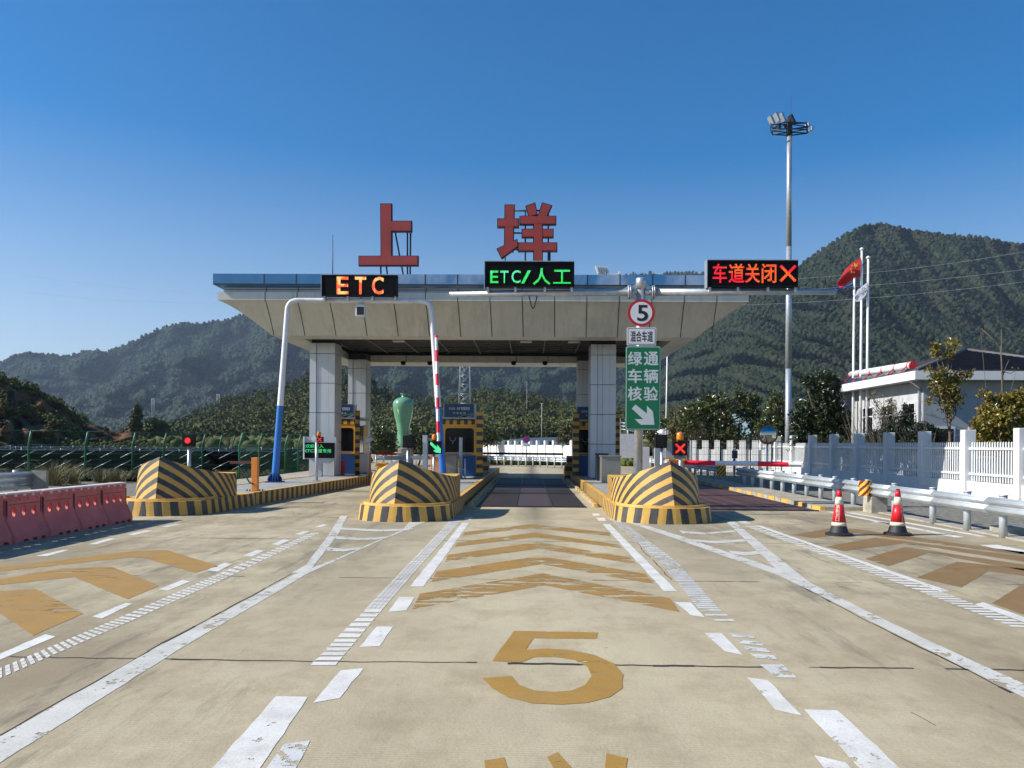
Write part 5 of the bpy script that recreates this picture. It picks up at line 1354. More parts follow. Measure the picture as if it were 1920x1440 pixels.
# ------------------------------------------------------------------ station building
def station():
    Yw = 38.0   # corner nearest
    cn = at(1731, 800, Yw); ze = Z_at(714, Yw, 1725); x1 = X_at(2050, Yw)+6
    fx0 = X_at(1570, 62); 
    t = thing('station_building', (cn.x, Yw, 0), 'white single storey station building with a dark hipped tile roof', 'building')
    # right (shaded) facade faces the camera, left facade recedes
    xl = cn.x; yb = 48.0; BW = 8.6
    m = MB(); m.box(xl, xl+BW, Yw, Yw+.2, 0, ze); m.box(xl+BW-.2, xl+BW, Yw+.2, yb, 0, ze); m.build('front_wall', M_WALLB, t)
    m = MB(); m.box(xl-.003, xl+.2, Yw+.2, yb, 0, ze); m.build('side_wall', mat('station_wall', (.47, .48, .49), .8, dirt=.35), t)
    for k in range(4):
        y = Yw+.7+k*2.35; 
        f = MB(); f.box(xl-.05, xl-.004, y, y+1.35, 2.4, 3.95); fo = f.build('window', M_WHITE, t)
        g_ = MB(); 
        for a in (0, 1):
            for b_ in (0, 1): g_.box(xl-.06, xl-.051, y+.08+a*.64, y+.64+a*.64, 2.48+b_*.95, 3.36+b_*.51)
        g_.build('pane', M_GLASS, fo)
    for k, (px0, px1) in enumerate(((1745, 1790), (1815, 1865))):
        f = MB(); f.box(X_at(px0, Yw), X_at(px1, Yw), Yw-.04, Yw-.004, 1.2, 2.7); fo = f.build('window', M_WHITE, t)
        g_ = MB(); g_.box(X_at(px0, Yw)+.08, X_at(px1, Yw)-.08, Yw-.05, Yw-.041, 1.3, 2.6); g_.build('pane', M_GLASS, fo)
    m = MB(); ov = .8; z0, z1 = ze, ze+.42
    m.box(xl-ov, xl+BW+ov, Yw-ov, Yw-ov+.25, z0, z1); m.box(xl-ov, xl-ov+.25, Yw-ov+.25, yb+ov, z0, z1); m.box(xl-ov+.25, xl+BW+ov, Yw-ov+.25, yb+ov, z0+.02, z0+.1); m.build('eaves', M_WALL, t)
    # hip roof over the front block
    pk = at(1812, 658, Yw+4.3); rz = pk.z
    m = MB(); A = (xl-ov+.1, Yw-ov+.1, z1); Bq = (xl+BW+ov, Yw-ov+.1, z1); Cq = (xl+BW+ov, Yw+9.4, z1); Dq = (xl-ov+.1, Yw+9.4, z1); P = (pk.x-.02, Yw+4.3, rz); Q = (pk.x+.02, Yw+4.3, rz)
    def slope(quad_, rows=22):
        a, b, c, d = [Vector(v) for v in quad_]
        for k in range(rows):
            f0, f1 = k/rows, (k+1)/rows; n = (b-a).cross(d-a).normalized()
            if n.z < 0: n = -n
            p0, p1, p2, p3 = a.lerp(d, f0), b.lerp(c, f0), b.lerp(c, f1), a.lerp(d, f1)
            m.quad([p0+n*.07, p1+n*.07, p2+n*.01, p3+n*.01]); m.quad([p0, p1, p1+n*.07, p0+n*.07])
    slope((A, Bq, Q, P)); slope((Dq, A, P, P)); slope((Cq, Dq, P, Q)); slope((Bq, Cq, Q, Q))
    m.build('tile_roof', M_ROOF, t)
    m = MB()
    m.box(xl-ov+.1, xl+BW, Yw+9.4, yb+ov, z1-.1, z1+.02); 
    m.build('rear_roof', M_ROOF, t); m = MB()
    for a_, b_ in ((A, P),): m.tube([Vector(a_)+Vector((0, 0, .06)), Vector(b_)+Vector((0, 0, .06))], .10, 6)
    m.tube([Vector(Q)+Vector((0, 0, .06)), Vector(Bq)+Vector((0, 0, .06))], .1, 6)
    m.build('hip_tile', mat('ridge_tile', (.09, .085, .09), .6), t)
    m = MB(); m.tube([(xl-.08, Yw+.25, 0), (xl-.08, Yw+.25, ze-.3), (xl-ov+.1, Yw-.1, ze)], .06, 8); m.build('drainpipe', M_WHITE, t)
    return xl, Yw, z1
xl, Yw, z1 = station()
# solar water heater on the roof edge
t = thing('solar_water_heater', (xl-.4, Yw+4, z1), 'solar water heater with a white tank and red frame on the roof edge', 'water heater')
pA, pB = at(1604, 707, 61.5), at(1702, 696, Yw+1.2); xs_ = xl-.1
pA = Vector((xs_, 46.2, z1+.62)); pB = Vector((xs_, Yw+.9, z1+.42))
m = MB(); m.tube([pA, pB], .20, 14); m.build('tank', M_WHITE, t)
m = MB(); m.tube([pB-Vector((0, .0, 0)), pB-Vector((0, .12, 0))], .205, 14); m.build('end_cap', M_RED, t)
qd = [(xs_-.15, 46, z1+.45), (xs_-.15, Yw+1.0, z1+.28), (xs_-.62, Yw+1.0, z1-.02), (xs_-.62, 46, z1-.02)]
m = MB(); m.quad(qd); m.quad(qd[::-1]); m.build('collector', M_SOLAR, t)
for k in range(6):
    y = Yw+1.1+k*1.42; m = MB(); m.tube([(xs_-.65, y, z1-.03), (xs_-.17, y, z1+.42)], .028, 6); m.lathe((xs_, y, z1+.44+.025*k), [(.212, -.05), (.212, .05)], 14, axis='y')
    m.tube([(xs_+.05, y, z1-.1), (xs_+.05, y, z1+.3)], .025, 6); m.build('bracket', M_RED, t)
m = MB(); m.tube([(xs_-.66, Yw+.9, z1-.03), (xs_-.66, 46, z1-.03)], .016, 6); m.build('frame', M_RED, t)
# grey building and roofs behind the signals
Yq = 75.0
t = thing('site_building', (X_at(1180, Yq), Yq, 0), 'pale grey flat roofed building behind the green sign', 'building')
m = MB(); m.box(X_at(1160, Yq), X_at(1195, Yq), Yq, Yq+6, 0, Z_at(812, Yq)); m.build('wall', mat('pale_grey_wall', (.5, .5, .52), .8), t)
m = MB()
for px in (1163, 1178): m.tube([(X_at(px, Yq), Yq+.5, Z_at(812, Yq)), (X_at(px, Yq), Yq+.5, Z_at(783 if px == 1163 else 800, Yq))], .09, 6)
for k in range(3): m.tube([at(1163, 792+6*k, Yq+.5), at(1192, 797+6*k, Yq+.5)], .05, 5)
m.build('roof_rail', M_WHITE, t)
Yq = 68.0
t = thing('site_building', (X_at(1250, Yq), Yq, 0), 'low white building with a thin flat roof behind the red cross signal', 'building')
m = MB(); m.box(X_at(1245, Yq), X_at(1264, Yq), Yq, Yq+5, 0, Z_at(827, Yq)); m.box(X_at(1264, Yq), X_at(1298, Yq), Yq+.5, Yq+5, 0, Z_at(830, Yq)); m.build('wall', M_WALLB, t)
m = MB(); m.prism_y([(X_at(1212, Yq), Z_at(815, Yq)), (X_at(1290, Yq), Z_at(811, Yq)), (X_at(1290, Yq), Z_at(808, Yq)), (X_at(1262, Yq), Z_at(805, Yq)), (X_at(1240, Yq), Z_at(803, Yq)), (X_at(1238, Yq), Z_at(811, Yq)), (X_at(1212, Yq), Z_at(813, Yq))], Yq-1, Yq+5); m.build('roof', M_WALL, t)
# light blue roofed shed between trees
Yq = 90.0
t = thing('shed', (X_at(1430, Yq), Yq, 0), 'shed with a pale blue flat roof behind the roadside trees', 'building')
m = MB(); m.box(X_at(1408, Yq), X_at(1500, Yq), Yq, Yq+8, 0, Z_at(772, Yq)); m.build('wall', mat('shed_wall', (.16, .24, .27), .8), t)
m = MB(); m.box(X_at(1405, Yq), X_at(1503, Yq), Yq-.5, Yq+8, Z_at(772, Yq), Z_at(768, Yq)); m.build('roof', mat('shed_roof', (.35, .5, .56), .6), t)
# blue boards behind the trees
c = at(1590, 786, 50); t = thing('information_board', (c.x, 50, 0), 'blue and white information board behind the trees near the flagpoles', 'sign')
m = MB(); m.box(X_at(1583, 50), X_at(1613, 50), 50, 50.1, Z_at(800, 50), Z_at(772, 50)); m.build('panel', mat('board_blue', (.01, .12, .42), .4), t)
m = MB(); m.box(X_at(1585, 50), X_at(1600, 50), 49.98, 50-.002, Z_at(796, 50), Z_at(776, 50)); m.build('white_area', mat('board_white', (.5, .6, .75), .4), t)
m = MB(); m.box(X_at(1588, 50), X_at(1590, 50), 50.1, 50.2, 0, Z_at(790, 50)); m.box(X_at(1608, 50), X_at(1610, 50), 50.1, 50.2, 0, Z_at(790, 50)); m.build('leg', M_GALV, t)
c = at(1512, 752, 60); t = thing('street_lamp', (c.x, 60, 0), 'small white curved street lamp between the dark trees', 'street lamp')
m = MB(); m.tube([(c.x+.2, 60, 0), (c.x+.2, 60, c.z-.4), (c.x+.1, 60, c.z-.05), (c.x-.3, 60, c.z+.1)], .05, 8); m.build('pole', M_WHITE, t)
m = MB(); m.lathe((c.x-.4, 60, c.z+.06), [(.05, -.05), (.16, 0), (.14, .08), (.0, .12)], 10); m.build('lamp_head', M_WHITE, t)
m = MB(); c = at(1249, 667, 58); m.tube([(c.x, 58, 0), (X_at(1250, 58), 58, Z_at(655, 58, 1250))], .05, 8); tag(m.build('slim_white_pole', M_WHITE), 'slim white pole rising right of the green sign', 'pole')

# ------------------------------------------------------------------ celadon vase, lattice tower, small signs
Yv = 60.0
c = at(756, 835, Yv); s = Yv/FPX
pr = [(0, 17), (2, 16.6), (4, 17), (7, 17.4), (14, 16.4), (25, 15.2), (36, 14.0)]
half = [(838, 12.2), (833, 12.4), (826, 11.5), (815, 11.3), (805, 11.8), (795, 13.0), (785, 15.2), (778, 17.0), (770, 18.8), (762, 19.8), (756, 19.7), (752, 18), (748.5, 14.5), (746, 9), (745, 4.5), (742, 3.2), (740.5, 4.0), (738.6, 6.4), (737.8, 6.2)]
t = thing('celadon_vase', (X_at(756, Yv), Yv, 0), 'giant pale green glazed vase sculpture standing behind the toll lanes', 'sculpture')
prof = [(r*s, Z_at(py, Yv, 756)) for py, r in half]
fine = []
for i in range(len(prof)-1):
    for k in range(4): f = k/4; fine.append((prof[i][0]+(prof[i+1][0]-prof[i][0])*f, prof[i][1]+(prof[i+1][1]-prof[i][1])*f))
fine.append(prof[-1])
sm2 = [fine[0]]+[((fine[i-1][0]+2*fine[i][0]+fine[i+1][0])/4, fine[i][1]) for i in range(1, len(fine)-1)]+[fine[-1]]
m = MB(); m.lathe((X_at(756, Yv), Yv, 0), sm2, 40); m.build('vase_body', M_VASE, t)
m = MB(); m.lathe((X_at(756, Yv), Yv, 0), [(.8, 0), (.8, prof[0][1]-.12), (.62, prof[0][1]-.1), (.62, prof[0][1]+.01)], 24, smooth=False); m.build('pedestal', M_CONC2, t)
Yt = 190.0
def lattice(px, pyt, Y, wt, wb, label):
    c = at(px, pyt, Y); h = c.z; t = thing('lattice_tower', (c.x, Y, 0), label, 'tower')
    m = MB(); n = 16
    def P(k, f): w = wb+(wt-wb)*f; sx, sy = ((-1, -1), (1, -1), (1, 1), (-1, 1))[k]; return Vector((c.x+sx*w/2, Y+sy*w/2, h*f))
    for k in range(4): m.tube([P(k, 0), P(k, 1)], .10, 4)
    m.build('leg', M_GALV, t); m = MB()
    for i in range(n):
        f0, f1 = i/n, (i+1)/n
        for k in range(4):
            k2 = (k+1) % 4; m.tube([P(k, f0), P(k2, f1)], .06, 3); m.tube([P(k2, f0), P(k, f1)], .06, 3); m.tube([P(k, f1), P(k2, f1)], .05, 3)
    m.build('bracing', M_GALV, t)
lattice(873, 560, Yt, 1.2, 3.6, 'grey lattice telecom tower behind the middle booth')
Yn = 62.0; c = at(987, 824, Yn); rad = 6.6*Yn/FPX
t = thing('no_stopping_sign', (c.x, Yn, 0), 'small round blue and red no stopping sign before the far white wall', 'road sign')
m = MB(); m.tube([(c.x, Yn+.05, 0), (c.x, Yn+.05, c.z)], .05, 8); m.build('pole', M_GALV, t)
m = MB(); m.lathe((c.x, Yn, c.z), [(rad, 0), (rad, .03)], 28, axis='y', smooth=False); m.build('rim', M_SIGNR, t)
m = MB(); m.lathe((c.x, Yn, c.z), [(rad*.8, -.01), (rad*.8, -.001)], 28, axis='y', smooth=False); m.build('face', mat('sign_blue', (.02, .06, .4), .4), t)
cross(t, c.x-rad*.5, c.x+rad*.5, c.z-rad*.5, c.z+rad*.5, Yn-.011, rad*.2, M_SIGNR)
m = MB(); m.box(c.x-.28, c.x+.28, Yn, Yn+.02, c.z-rad-.28, c.z-rad-.04); m.build('plate', M_WHITE, t)
text('入口', 'lettering', (c.x-.2, c.x+.2, c.z-rad-.24, c.z-rad-.08), Yn-.004, M_SIGNB, t, depth=0)
# glasshouse roof behind the far wall
Yq = 125; t = thing('shed', (X_at(1000, Yq), Yq, 0), 'long low grey blue roof behind the far white wall', 'building')
m = MB(); m.prism_y([(X_at(925, Yq), Z_at(831, Yq)), (X_at(985, Yq), Z_at(821, Yq)), (X_at(1060, Yq), Z_at(819, Yq)), (X_at(1120, Yq), Z_at(822, Yq)), (X_at(1120, Yq), Z_at(834, Yq)), (X_at(925, Yq), Z_at(834, Yq))], Yq, Yq+14); m.build('roof', mat('grey_blue_roof', (.17, .23, .30), .5), t)
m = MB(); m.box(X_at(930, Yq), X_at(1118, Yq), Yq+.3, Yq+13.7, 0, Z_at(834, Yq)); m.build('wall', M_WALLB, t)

# utility poles and wires
def upole(px, pyt, Y, label, double=False, zb=0., col=None, arm=True):
    c = at(px, pyt, Y); t = thing('utility_pole', (c.x, Y, zb), label, 'utility pole')
    m = MB(); s = Y/FPX; r_ = max(.10, .38*s)
    m.tube([(c.x, Y, zb), (c.x, Y, c.z)], r_, 6)
    if double: m.tube([(c.x+4*s, Y, zb), (c.x+4*s, Y, c.z)], r_, 6); m.tube([(c.x-1*s, Y, c.z-1*s), (c.x+5*s, Y, c.z-1*s)], r_*.7, 4)
    m.build('pole', col or M_CONC2, t)
    if arm: m = MB(); m.box(c.x-4*s, c.x+4*s, Y-.05, Y+.05, c.z-.5*s, c.z); m.build('crossarm', M_WHITE, t)
    return t
upole(1016, 756, 150, 'white and brown utility pole with a small crossarm beyond the far wall')
upole(988, 715, 330, 'thin distant pole on the wooded slope behind the middle lane', arm=False)
upole(407, 739, 420, 'distant twin poles on the slope above the solar panels, left pair', True, zb=20, col=M_WHITE, arm=False)
upole(494, 732, 420, 'distant twin poles on the slope near the left portal leg', True, zb=20, col=M_WHITE, arm=False)
upole(285, 747, 400, 'distant twin poles above the light green trees', True, zb=15, col=M_WHITE, arm=False)
upole(231, 783, 260, 'short dark twin poles beyond the brown embankment', True, zb=0, col=M_IRON, arm=False)
def wire(pts, r_, label, Y0=300, Y1=300):
    p0, p1 = at(*pts[0], Y0), at(*pts[1], Y1); m = MB(); ps = []
    for k in range(17):
        f = k/16; p = p0.lerp(p1, f); p.z -= pts[2]*4*f*(1-f); ps.append(p)
    m.tube(ps, r_, 4, smooth=False); return tag(m.build('overhead_wire', mat('wire_aluminium', (.5, .5, .5), .5)), label, 'wire', 'overhead wires across the mountain')
wire(((1490, 523), (1960, 465), 1.5), .045, 'uppermost of three thin wires crossing the right mountain')
wire(((1395, 548), (1960, 500), 1.5), .045, 'middle of three thin wires crossing the right mountain')
wire(((1395, 572), (1960, 523), 1.5), .045, 'lowest of three thin wires crossing the right mountain')
wire(((-40, 500), (420, 551), 2), .03, 'faint upper wire across the sky on the left')
wire(((-40, 535), (420, 568), 2), .03, 'faint lower wire across the sky on the left')

# ------------------------------------------------------------------ left side: green mesh fence, solar rows, grass
def green_fence(pp, label, fine=.055):
    P = [(X_at(px, Y), Y) for px, Y in pp]; t = thing('green_mesh_fence', (P[0][0], P[0][1], 0), label, 'fence', 'green mesh fences by the solar field')
    h1, h2 = 1.55, 2.12; lean = Vector((.22, -.16, 0))
    for i, (x, y) in enumerate(P):
        m = MB(); m.tube([(x, y, 0), (x, y, h1), (x+lean.x, y+lean.y, h2)], .048, 8); m.build('post', M_GREEN, t)
        if i < len(P)-1:
            a, b = Vector((x, y, 0)), Vector((*P[i+1], 0)); n = int((b-a).length/fine); m = MB()
            for k in range(1, n):
                p = a.lerp(b, k/n); w = .0026
                m.quad([p+Vector((-w, 0, .08)), p+Vector((w, 0, .08)), p+Vector((w, 0, h1)), p+Vector((-w, 0, h1))])
                m.quad([p+Vector((-w, 0, h1)), p+Vector((w, 0, h1)), p+lean+Vector((w, 0, h2)), p+lean+Vector((-w, 0, h2))])
            for z in (.1, .5, .9, 1.3, h1): m.tube([a+Vector((0, 0, z)), b+Vector((0, 0, z))], .006, 4)
            m.tube([a+lean+Vector((0, 0, h2)), b+lean+Vector((0, 0, h2))], .012, 4)
            m.build('mesh_panel', M_GREENW, t)
green_fence([(-80, 30.2), (54, 31.5), (160, 33.0), (249, 34.8), (307, 36.8), (380, 40.5), (412, 43), (436, 46)], 'green mesh fence with bent posts in front of the solar panels')
green_fence([(449, 33.0), (486, 35.4), (535, 38), (559, 40), (590, 43)], 'green mesh fence with bent posts behind the blue portal leg')
M_EDGE = mat('panel_edge', (.14, .19, .24), .5, .3)
def solar_row(y, x0, x1, label, zt=1.28, zb=-.0, d=2.6, n=None):
    t = thing('solar_panel_row', (x0, y, 0), label, 'solar panels', 'rows of dark solar panels behind the green fence')
    w = 2.1; n = int((x1-x0)/w)
    for k in range(n):
        a = x0+k*w; m = MB()
        m.mi = 0; m.quad([(a, y, zt), (a+w-.06, y, zt), (a+w-.06, y+d, zb+.25), (a, y+d, zb+.25)])
        m.mi = 1; m.quad([(a, y, zt-.05), (a, y+d, zb+.20), (a+w-.06, y+d, zb+.20), (a+w-.06, y, zt-.05)])
        m.mi = 2; m.quad([(a, y-.002, zt-.035), (a+w-.06, y-.002, zt-.035), (a+w-.06, y-.002, zt), (a, y-.002, zt)])
        m.build('panel', [M_SOLAR, M_SOLARB, M_EDGE], t)
    m = MB()
    for k in range(n):
        a = x0+k*w+.4
        for da in (0, 1.05):
            m.tube([(a+da, y-.02, zt-.05), (a+da-.75, y-.01, zt-.42)], .020, 4); m.tube([(a+da-.2, y-.01, zt-.55), (a+da-1.1, y+.0, zt-1.0)], .018, 4)
        m.tube([(a+.3, y-.05, zt-.10), (a+.3, y-.05, zt+.06)], .03, 4)
    m.build('strut', M_GALV, t)
    m = MB(); m.box(x0, x0+n*w, y+.3, y+.36, zt-.25, zt-.18); m.box(x0, x0+n*w, y+1.6, y+1.66, zt-.85, zt-.78)
    for k in range(0, n, 2): m.box(x0+k*w, x0+k*w+.08, y+1.2, y+1.28, -.1, zt-.6)
    m.build('frame', M_IRON, t)
for i, (y, lab) in enumerate(((40.5, 'nearest row of dark solar panels'), (45.5, 'second row of dark solar panels'), (51, 'third row of dark solar panels, just its top edge showing'))):
    solar_row(y, X_at(-60, y)-2, X_at(590, y), lab, zt=1.26+.04*i)
# equipment box and small shed behind the fence
c = at(470, 838, 44); t = thing('equipment_box', (c.x, 44, 0), 'pale green equipment box under a small tin roof behind the fence', 'cabinet')
m = MB(); m.box(X_at(461, 44), X_at(478, 44), 44, 44.5, .3, c.z); m.build('body', mat('pale_green_box', (.33, .36, .25), .6), t)
m = MB(); m.box(X_at(436, 44), X_at(482, 44), 43.9, 45.2, c.z+.06, c.z+.12); m.build('tin_roof', mat('dull_tin', (.12, .13, .09), .7), t)
m = MB(); m.box(X_at(440, 44), X_at(441.5, 44), 44, 44.06, 0, c.z+.06); m.box(X_at(476, 44), X_at(477.5, 44), 44.6, 44.66, 0, c.z+.06); m.build('leg', M_IRON, t)

def blade_tuft(name, x, y, n, h, spread, mt, label):
    m = MB()
    for k in range(n):
        a = random.uniform(0, 2*math.pi); r0 = random.uniform(0, spread*.35); l = h*random.uniform(.6, 1.1); bx, by = x+r0*math.cos(a), y+r0*math.sin(a)
        lean = random.uniform(.15, .9)*spread; w = .014; pts = []
        for j in range(5):
            f = j/4; pts.append(Vector((bx+lean*f**1.6*math.cos(a), by+lean*f**1.6*math.sin(a), l*(f-.25*f**3))))
        s_ = Vector((-math.sin(a), math.cos(a), 0))*w
        for j in range(4):
            f0, f1 = 1-j/4, 1-(j+1)/4; m.quad([pts[j]-s_*f0, pts[j]+s_*f0, pts[j+1]+s_*f1, pts[j+1]-s_*f1])
    o = m.build(name, mt); return tag(o, label, 'grass clump', 'dry grass clumps before the green fence')
M_GRASS = leafmat('dry_grass', [(.07, .085, .025), (.15, .13, .05), (.24, .20, .09), (.10, .11, .035)], .7)
for i, (px, Y, n, h, s_, lab) in enumerate(((100, 29.5, 260, 1.25, 1.5, 'large dry grass clump before the fence, right of the steel rail end'), (135, 30.5, 160, 1.0, 1.2, 'medium dry grass clump next to the large one'), (190, 31.5, 130, .8, 1.0, 'low grass clump behind the second water barrier'), (222, 32, 120, .7, .9, 'low grass clump left of the bull nose'))):
    blade_tuft('grass_clump', X_at(px, Y), Y, n, h, s_, M_GRASS, lab)

# ------------------------------------------------------------------ trees near the road
def leaf_mesh(m_v, m_f, c, d, up, l, w):
    """pointed, slightly folded leaf"""
    s = d.cross(up); 
    if s.length < 1e-3: s = d.orthogonal()
    s.normalize(); nrm = s.cross(d)
    b = len(m_v); m_v += [tuple(c), tuple(c+d*l*.45+s*w*.5-nrm*w*.12), tuple(c+d*l), tuple(c+d*l*.45-s*w*.5-nrm*w*.12)]
    m_f.append((b, b+1, b+2, b+3))
def rdir():
    v = Vector((random.gauss(0, 1), random.gauss(0, 1), random.gauss(0, 1))); return v.normalized()
def tree(name, label, px, Y, blobs, lsize, ncl, mt, cat='tree', trunk_r=.09, z0=0., perc=9, group=None, droop=.15, fork=.35, kbranch=9, bark=None, tpx=None):
    """blobs in photo pixels (px,py,rx,ry) give the uneven outline of the crown at depth Y"""
    s = Y/FPX; base = Vector((X_at(px, Y), Y, z0)); t = thing(name, base, label, cat, group)
    vs, fs = [], []; tips = []
    tot = sum(b[2]*b[3] for b in blobs)
    for bl in blobs:
        c = at(bl[0], bl[1], Y); c.y += random.uniform(-.3, .3)*bl[2]*s; n = max(3, int(ncl*bl[2]*bl[3]/tot))
        for _ in range(n):
            d = rdir(); r_ = random.random()**.42*random.uniform(.8, 1.12)
            p = c+Vector((d.x*bl[2]*s*r_, d.y*bl[2]*s*r_*.9, d.z*bl[3]*s*r_)); 
            if p.z < z0+.15: continue
            tips.append((p, c)); out = (p-c).normalized() if (p-c).length > .01 else d
            for k in range(perc):
                dd = (rdir()+out*.5+Vector((0, 0, .45-droop*2))).normalized(); q2 = p+rdir()*lsize*.7
                l = lsize*random.uniform(.7, 1.25); leaf_mesh(vs, fs, q2, dd, rdir(), l, l*.46)
    me = bpy.data.meshes.new('crown'); me.from_pydata([(x-base.x, y-base.y, z-base.z) for x, y, z in vs], [], fs); me.materials.append(mt); me.update()
    o = bpy.data.objects.new('crown', me); COL.objects.link(o); o.parent = t
    m = MB(); cz = sum(at(b[0], b[1], Y).z*b[2]*b[3] for b in blobs)/tot; cx = sum(at(b[0], b[1], Y).x*b[2]*b[3] for b in blobs)/tot
    top = max(at(b[0], b[1], Y).z for b in blobs); mid = Vector((cx, Y, z0+(cz-z0)*1.0)); f1 = base.lerp(mid, fork); f1.x += .06
    m.tube([base, base.lerp(f1, .5)+Vector((.03, 0, 0)), f1, mid, Vector((cx, Y, top))], [trunk_r, trunk_r*.85, trunk_r*.7, trunk_r*.45, trunk_r*.15], 8)
    random.shuffle(tips)
    for p, c in tips[:kbranch*3]:
        a = f1.lerp(mid, random.uniform(0, 1.0)); mm_ = a.lerp(p, .5)+Vector((0, 0, -.08*(p-a).length))+rdir()*.08*(p-a).length
        m.tube([a, mm_, p], [trunk_r*.33, trunk_r*.2, trunk_r*.07], 5)
    m.build('trunk', bark or M_BARK, t)
    return t
LM = leafmat('magnolia_leaf', [(.032, .050, .014), (.065, .085, .020), (.026, .042, .012), (.15, .145, .030), (.085, .10, .024)], .28, spec=.6)
LMY = leafmat('yellowing_leaf', [(.035, .050, .012), (.12, .115, .018), (.065, .075, .018), (.28, .19, .015), (.09, .09, .02), (.20, .16, .02)], .32, spec=.55)
LD = leafmat('dark_leaf', [(.008, .014, .007), (.015, .026, .010), (.010, .018, .008)], .5)
LB = leafmat('bamboo_leaf', [(.06, .085, .022), (.11, .125, .035), (.045, .065, .02), (.15, .15, .05)], .6)
LOL = leafmat('olive_leaf', [(.06, .062, .018), (.11, .105, .028), (.045, .048, .015), (.16, .14, .03)], .5)
tree('magnolia_tree', 'broad magnolia with glossy leaves just right of the green sign, over the white wall', 1370, 56, [(1345, 770, 38, 34), (1300, 775, 30, 20), (1400, 762, 22, 32), (1388, 740, 9, 14), (1335, 748, 18, 12), (1420, 790, 20, 26), (1355, 805, 40, 18), (1290, 800, 22, 16), (1415, 752, 12, 10), (1380, 825, 46, 20), (1330, 832, 30, 16)], .24, 1150, LM, trunk_r=.16)
tree('bronze_tree', 'sparse olive yellow tree behind the amber beacon of the red cross signal', 1290, 58, [(1272, 800, 22, 22), (1292, 812, 24, 22), (1262, 815, 12, 14), (1280, 788, 12, 8)], .22, 300, LOL, trunk_r=.10)
tree('small_tree', 'small dark tree low beside the white hut and the green sign pole', 1222, 56, [(1222, 815, 9, 18), (1240, 792, 8, 8)], .22, 90, LM, trunk_r=.07)
tree('magnolia_tree', 'magnolia right behind the convex mirror', 1462, 53, [(1462, 770, 24, 30), (1448, 795, 26, 26), (1475, 800, 20, 26), (1458, 745, 12, 12), (1425, 800, 14, 16), (1465, 828, 34, 20)], .22, 620, LM, trunk_r=.13)
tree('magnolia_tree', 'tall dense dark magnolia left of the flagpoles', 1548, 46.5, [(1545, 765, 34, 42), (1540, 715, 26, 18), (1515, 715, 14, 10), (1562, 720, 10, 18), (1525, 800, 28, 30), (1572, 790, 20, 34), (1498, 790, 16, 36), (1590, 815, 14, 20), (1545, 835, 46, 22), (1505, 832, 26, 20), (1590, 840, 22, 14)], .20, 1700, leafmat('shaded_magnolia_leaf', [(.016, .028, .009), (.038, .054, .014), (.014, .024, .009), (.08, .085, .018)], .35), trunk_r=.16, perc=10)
tree('conifer_bush', 'dark pointed conifer bush in front of the station building', 1696, 37.5, [(1693, 805, 25, 32), (1702, 772, 10, 16), (1683, 820, 26, 26), (1712, 818, 18, 26), (1694, 840, 34, 18)], .12, 900, LD, trunk_r=.08, perc=12)
tree('round_bush', 'low dark bush behind the fence left of the conifer', 1650, 40.5, [(1648, 818, 24, 16), (1630, 826, 16, 14), (1650, 838, 30, 16)], .12, 420, LD, trunk_r=.05, perc=10)
tree('magnolia_tree', 'slender yellowing magnolia standing before the dark roof', 1781, 32, [(1773, 725, 24, 22), (1755, 700, 20, 9), (1800, 705, 20, 8), (1752, 655, 8, 12), (1787, 645, 9, 9), (1775, 667, 12, 8), (1785, 745, 22, 14), (1818, 702, 8, 5), (1744, 752, 8, 5), (1778, 765, 14, 7), (1780, 785, 6, 5)], .155, 330, LMY, trunk_r=.075, perc=8, fork=.5, kbranch=7)
tree('magnolia_tree', 'wide bushy magnolia at the right edge, before the shaded wall', 1880, 30, [(1868, 790, 38, 26), (1880, 755, 26, 18), (1905, 775, 26, 30), (1850, 800, 26, 20), (1862, 770, 22, 14), (1915, 745, 22, 14), (1845, 740, 8, 6), (1890, 822, 40, 22), (1860, 835, 30, 16)], .15, 1250, LMY, trunk_r=.10, perc=9)
tree('sparse_tree', 'sparse half bare tree before the white side wall of the station', 1655, 41, [(1655, 770, 22, 30), (1640, 745, 12, 12), (1675, 760, 12, 18)], .13, 110, LOL, trunk_r=.06, perc=5, kbranch=14)
tree('round_bush', 'low dark hedge like bush below the drainpipe of the station', 1730, 36, [(1725, 812, 24, 22), (1745, 820, 18, 18), (1715, 828, 22, 16)], .12, 420, LD, trunk_r=.05, perc=10)
tree('bare_tree', 'thin bare tree with crooked twigs beside the dark roof', 1880, 31, [(1838, 617, 4, 3), (1892, 672, 5, 3), (1903, 692, 5, 2)], .10, 5, LOL, trunk_r=.05, perc=2, kbranch=1)
t = thing('bare_branches', (X_at(1880, 31), 31.2, 0), 'tall crooked leafless stem with a bent top beside the dark roof', 'tree')
m = MB(); m.tube([(X_at(1880, 31), 31.2, 0), at(1880, 740, 31.2), at(1879, 690, 31.2), at(1876, 650, 31.2), at(1872, 645, 31.2), at(1840, 616, 31.2)], [.05, .045, .035, .028, .022, .012], 6); m.tube([at(1880, 705, 31.2), at(1885, 690, 31.2), at(1892, 675, 31.2)], [.03, .025, .012], 5); m.tube([at(1884, 698, 31.2), at(1895, 700, 31.2), at(1905, 695, 31.2)], [.02, .015, .008], 5); m.build('trunk', M_BARK, t)
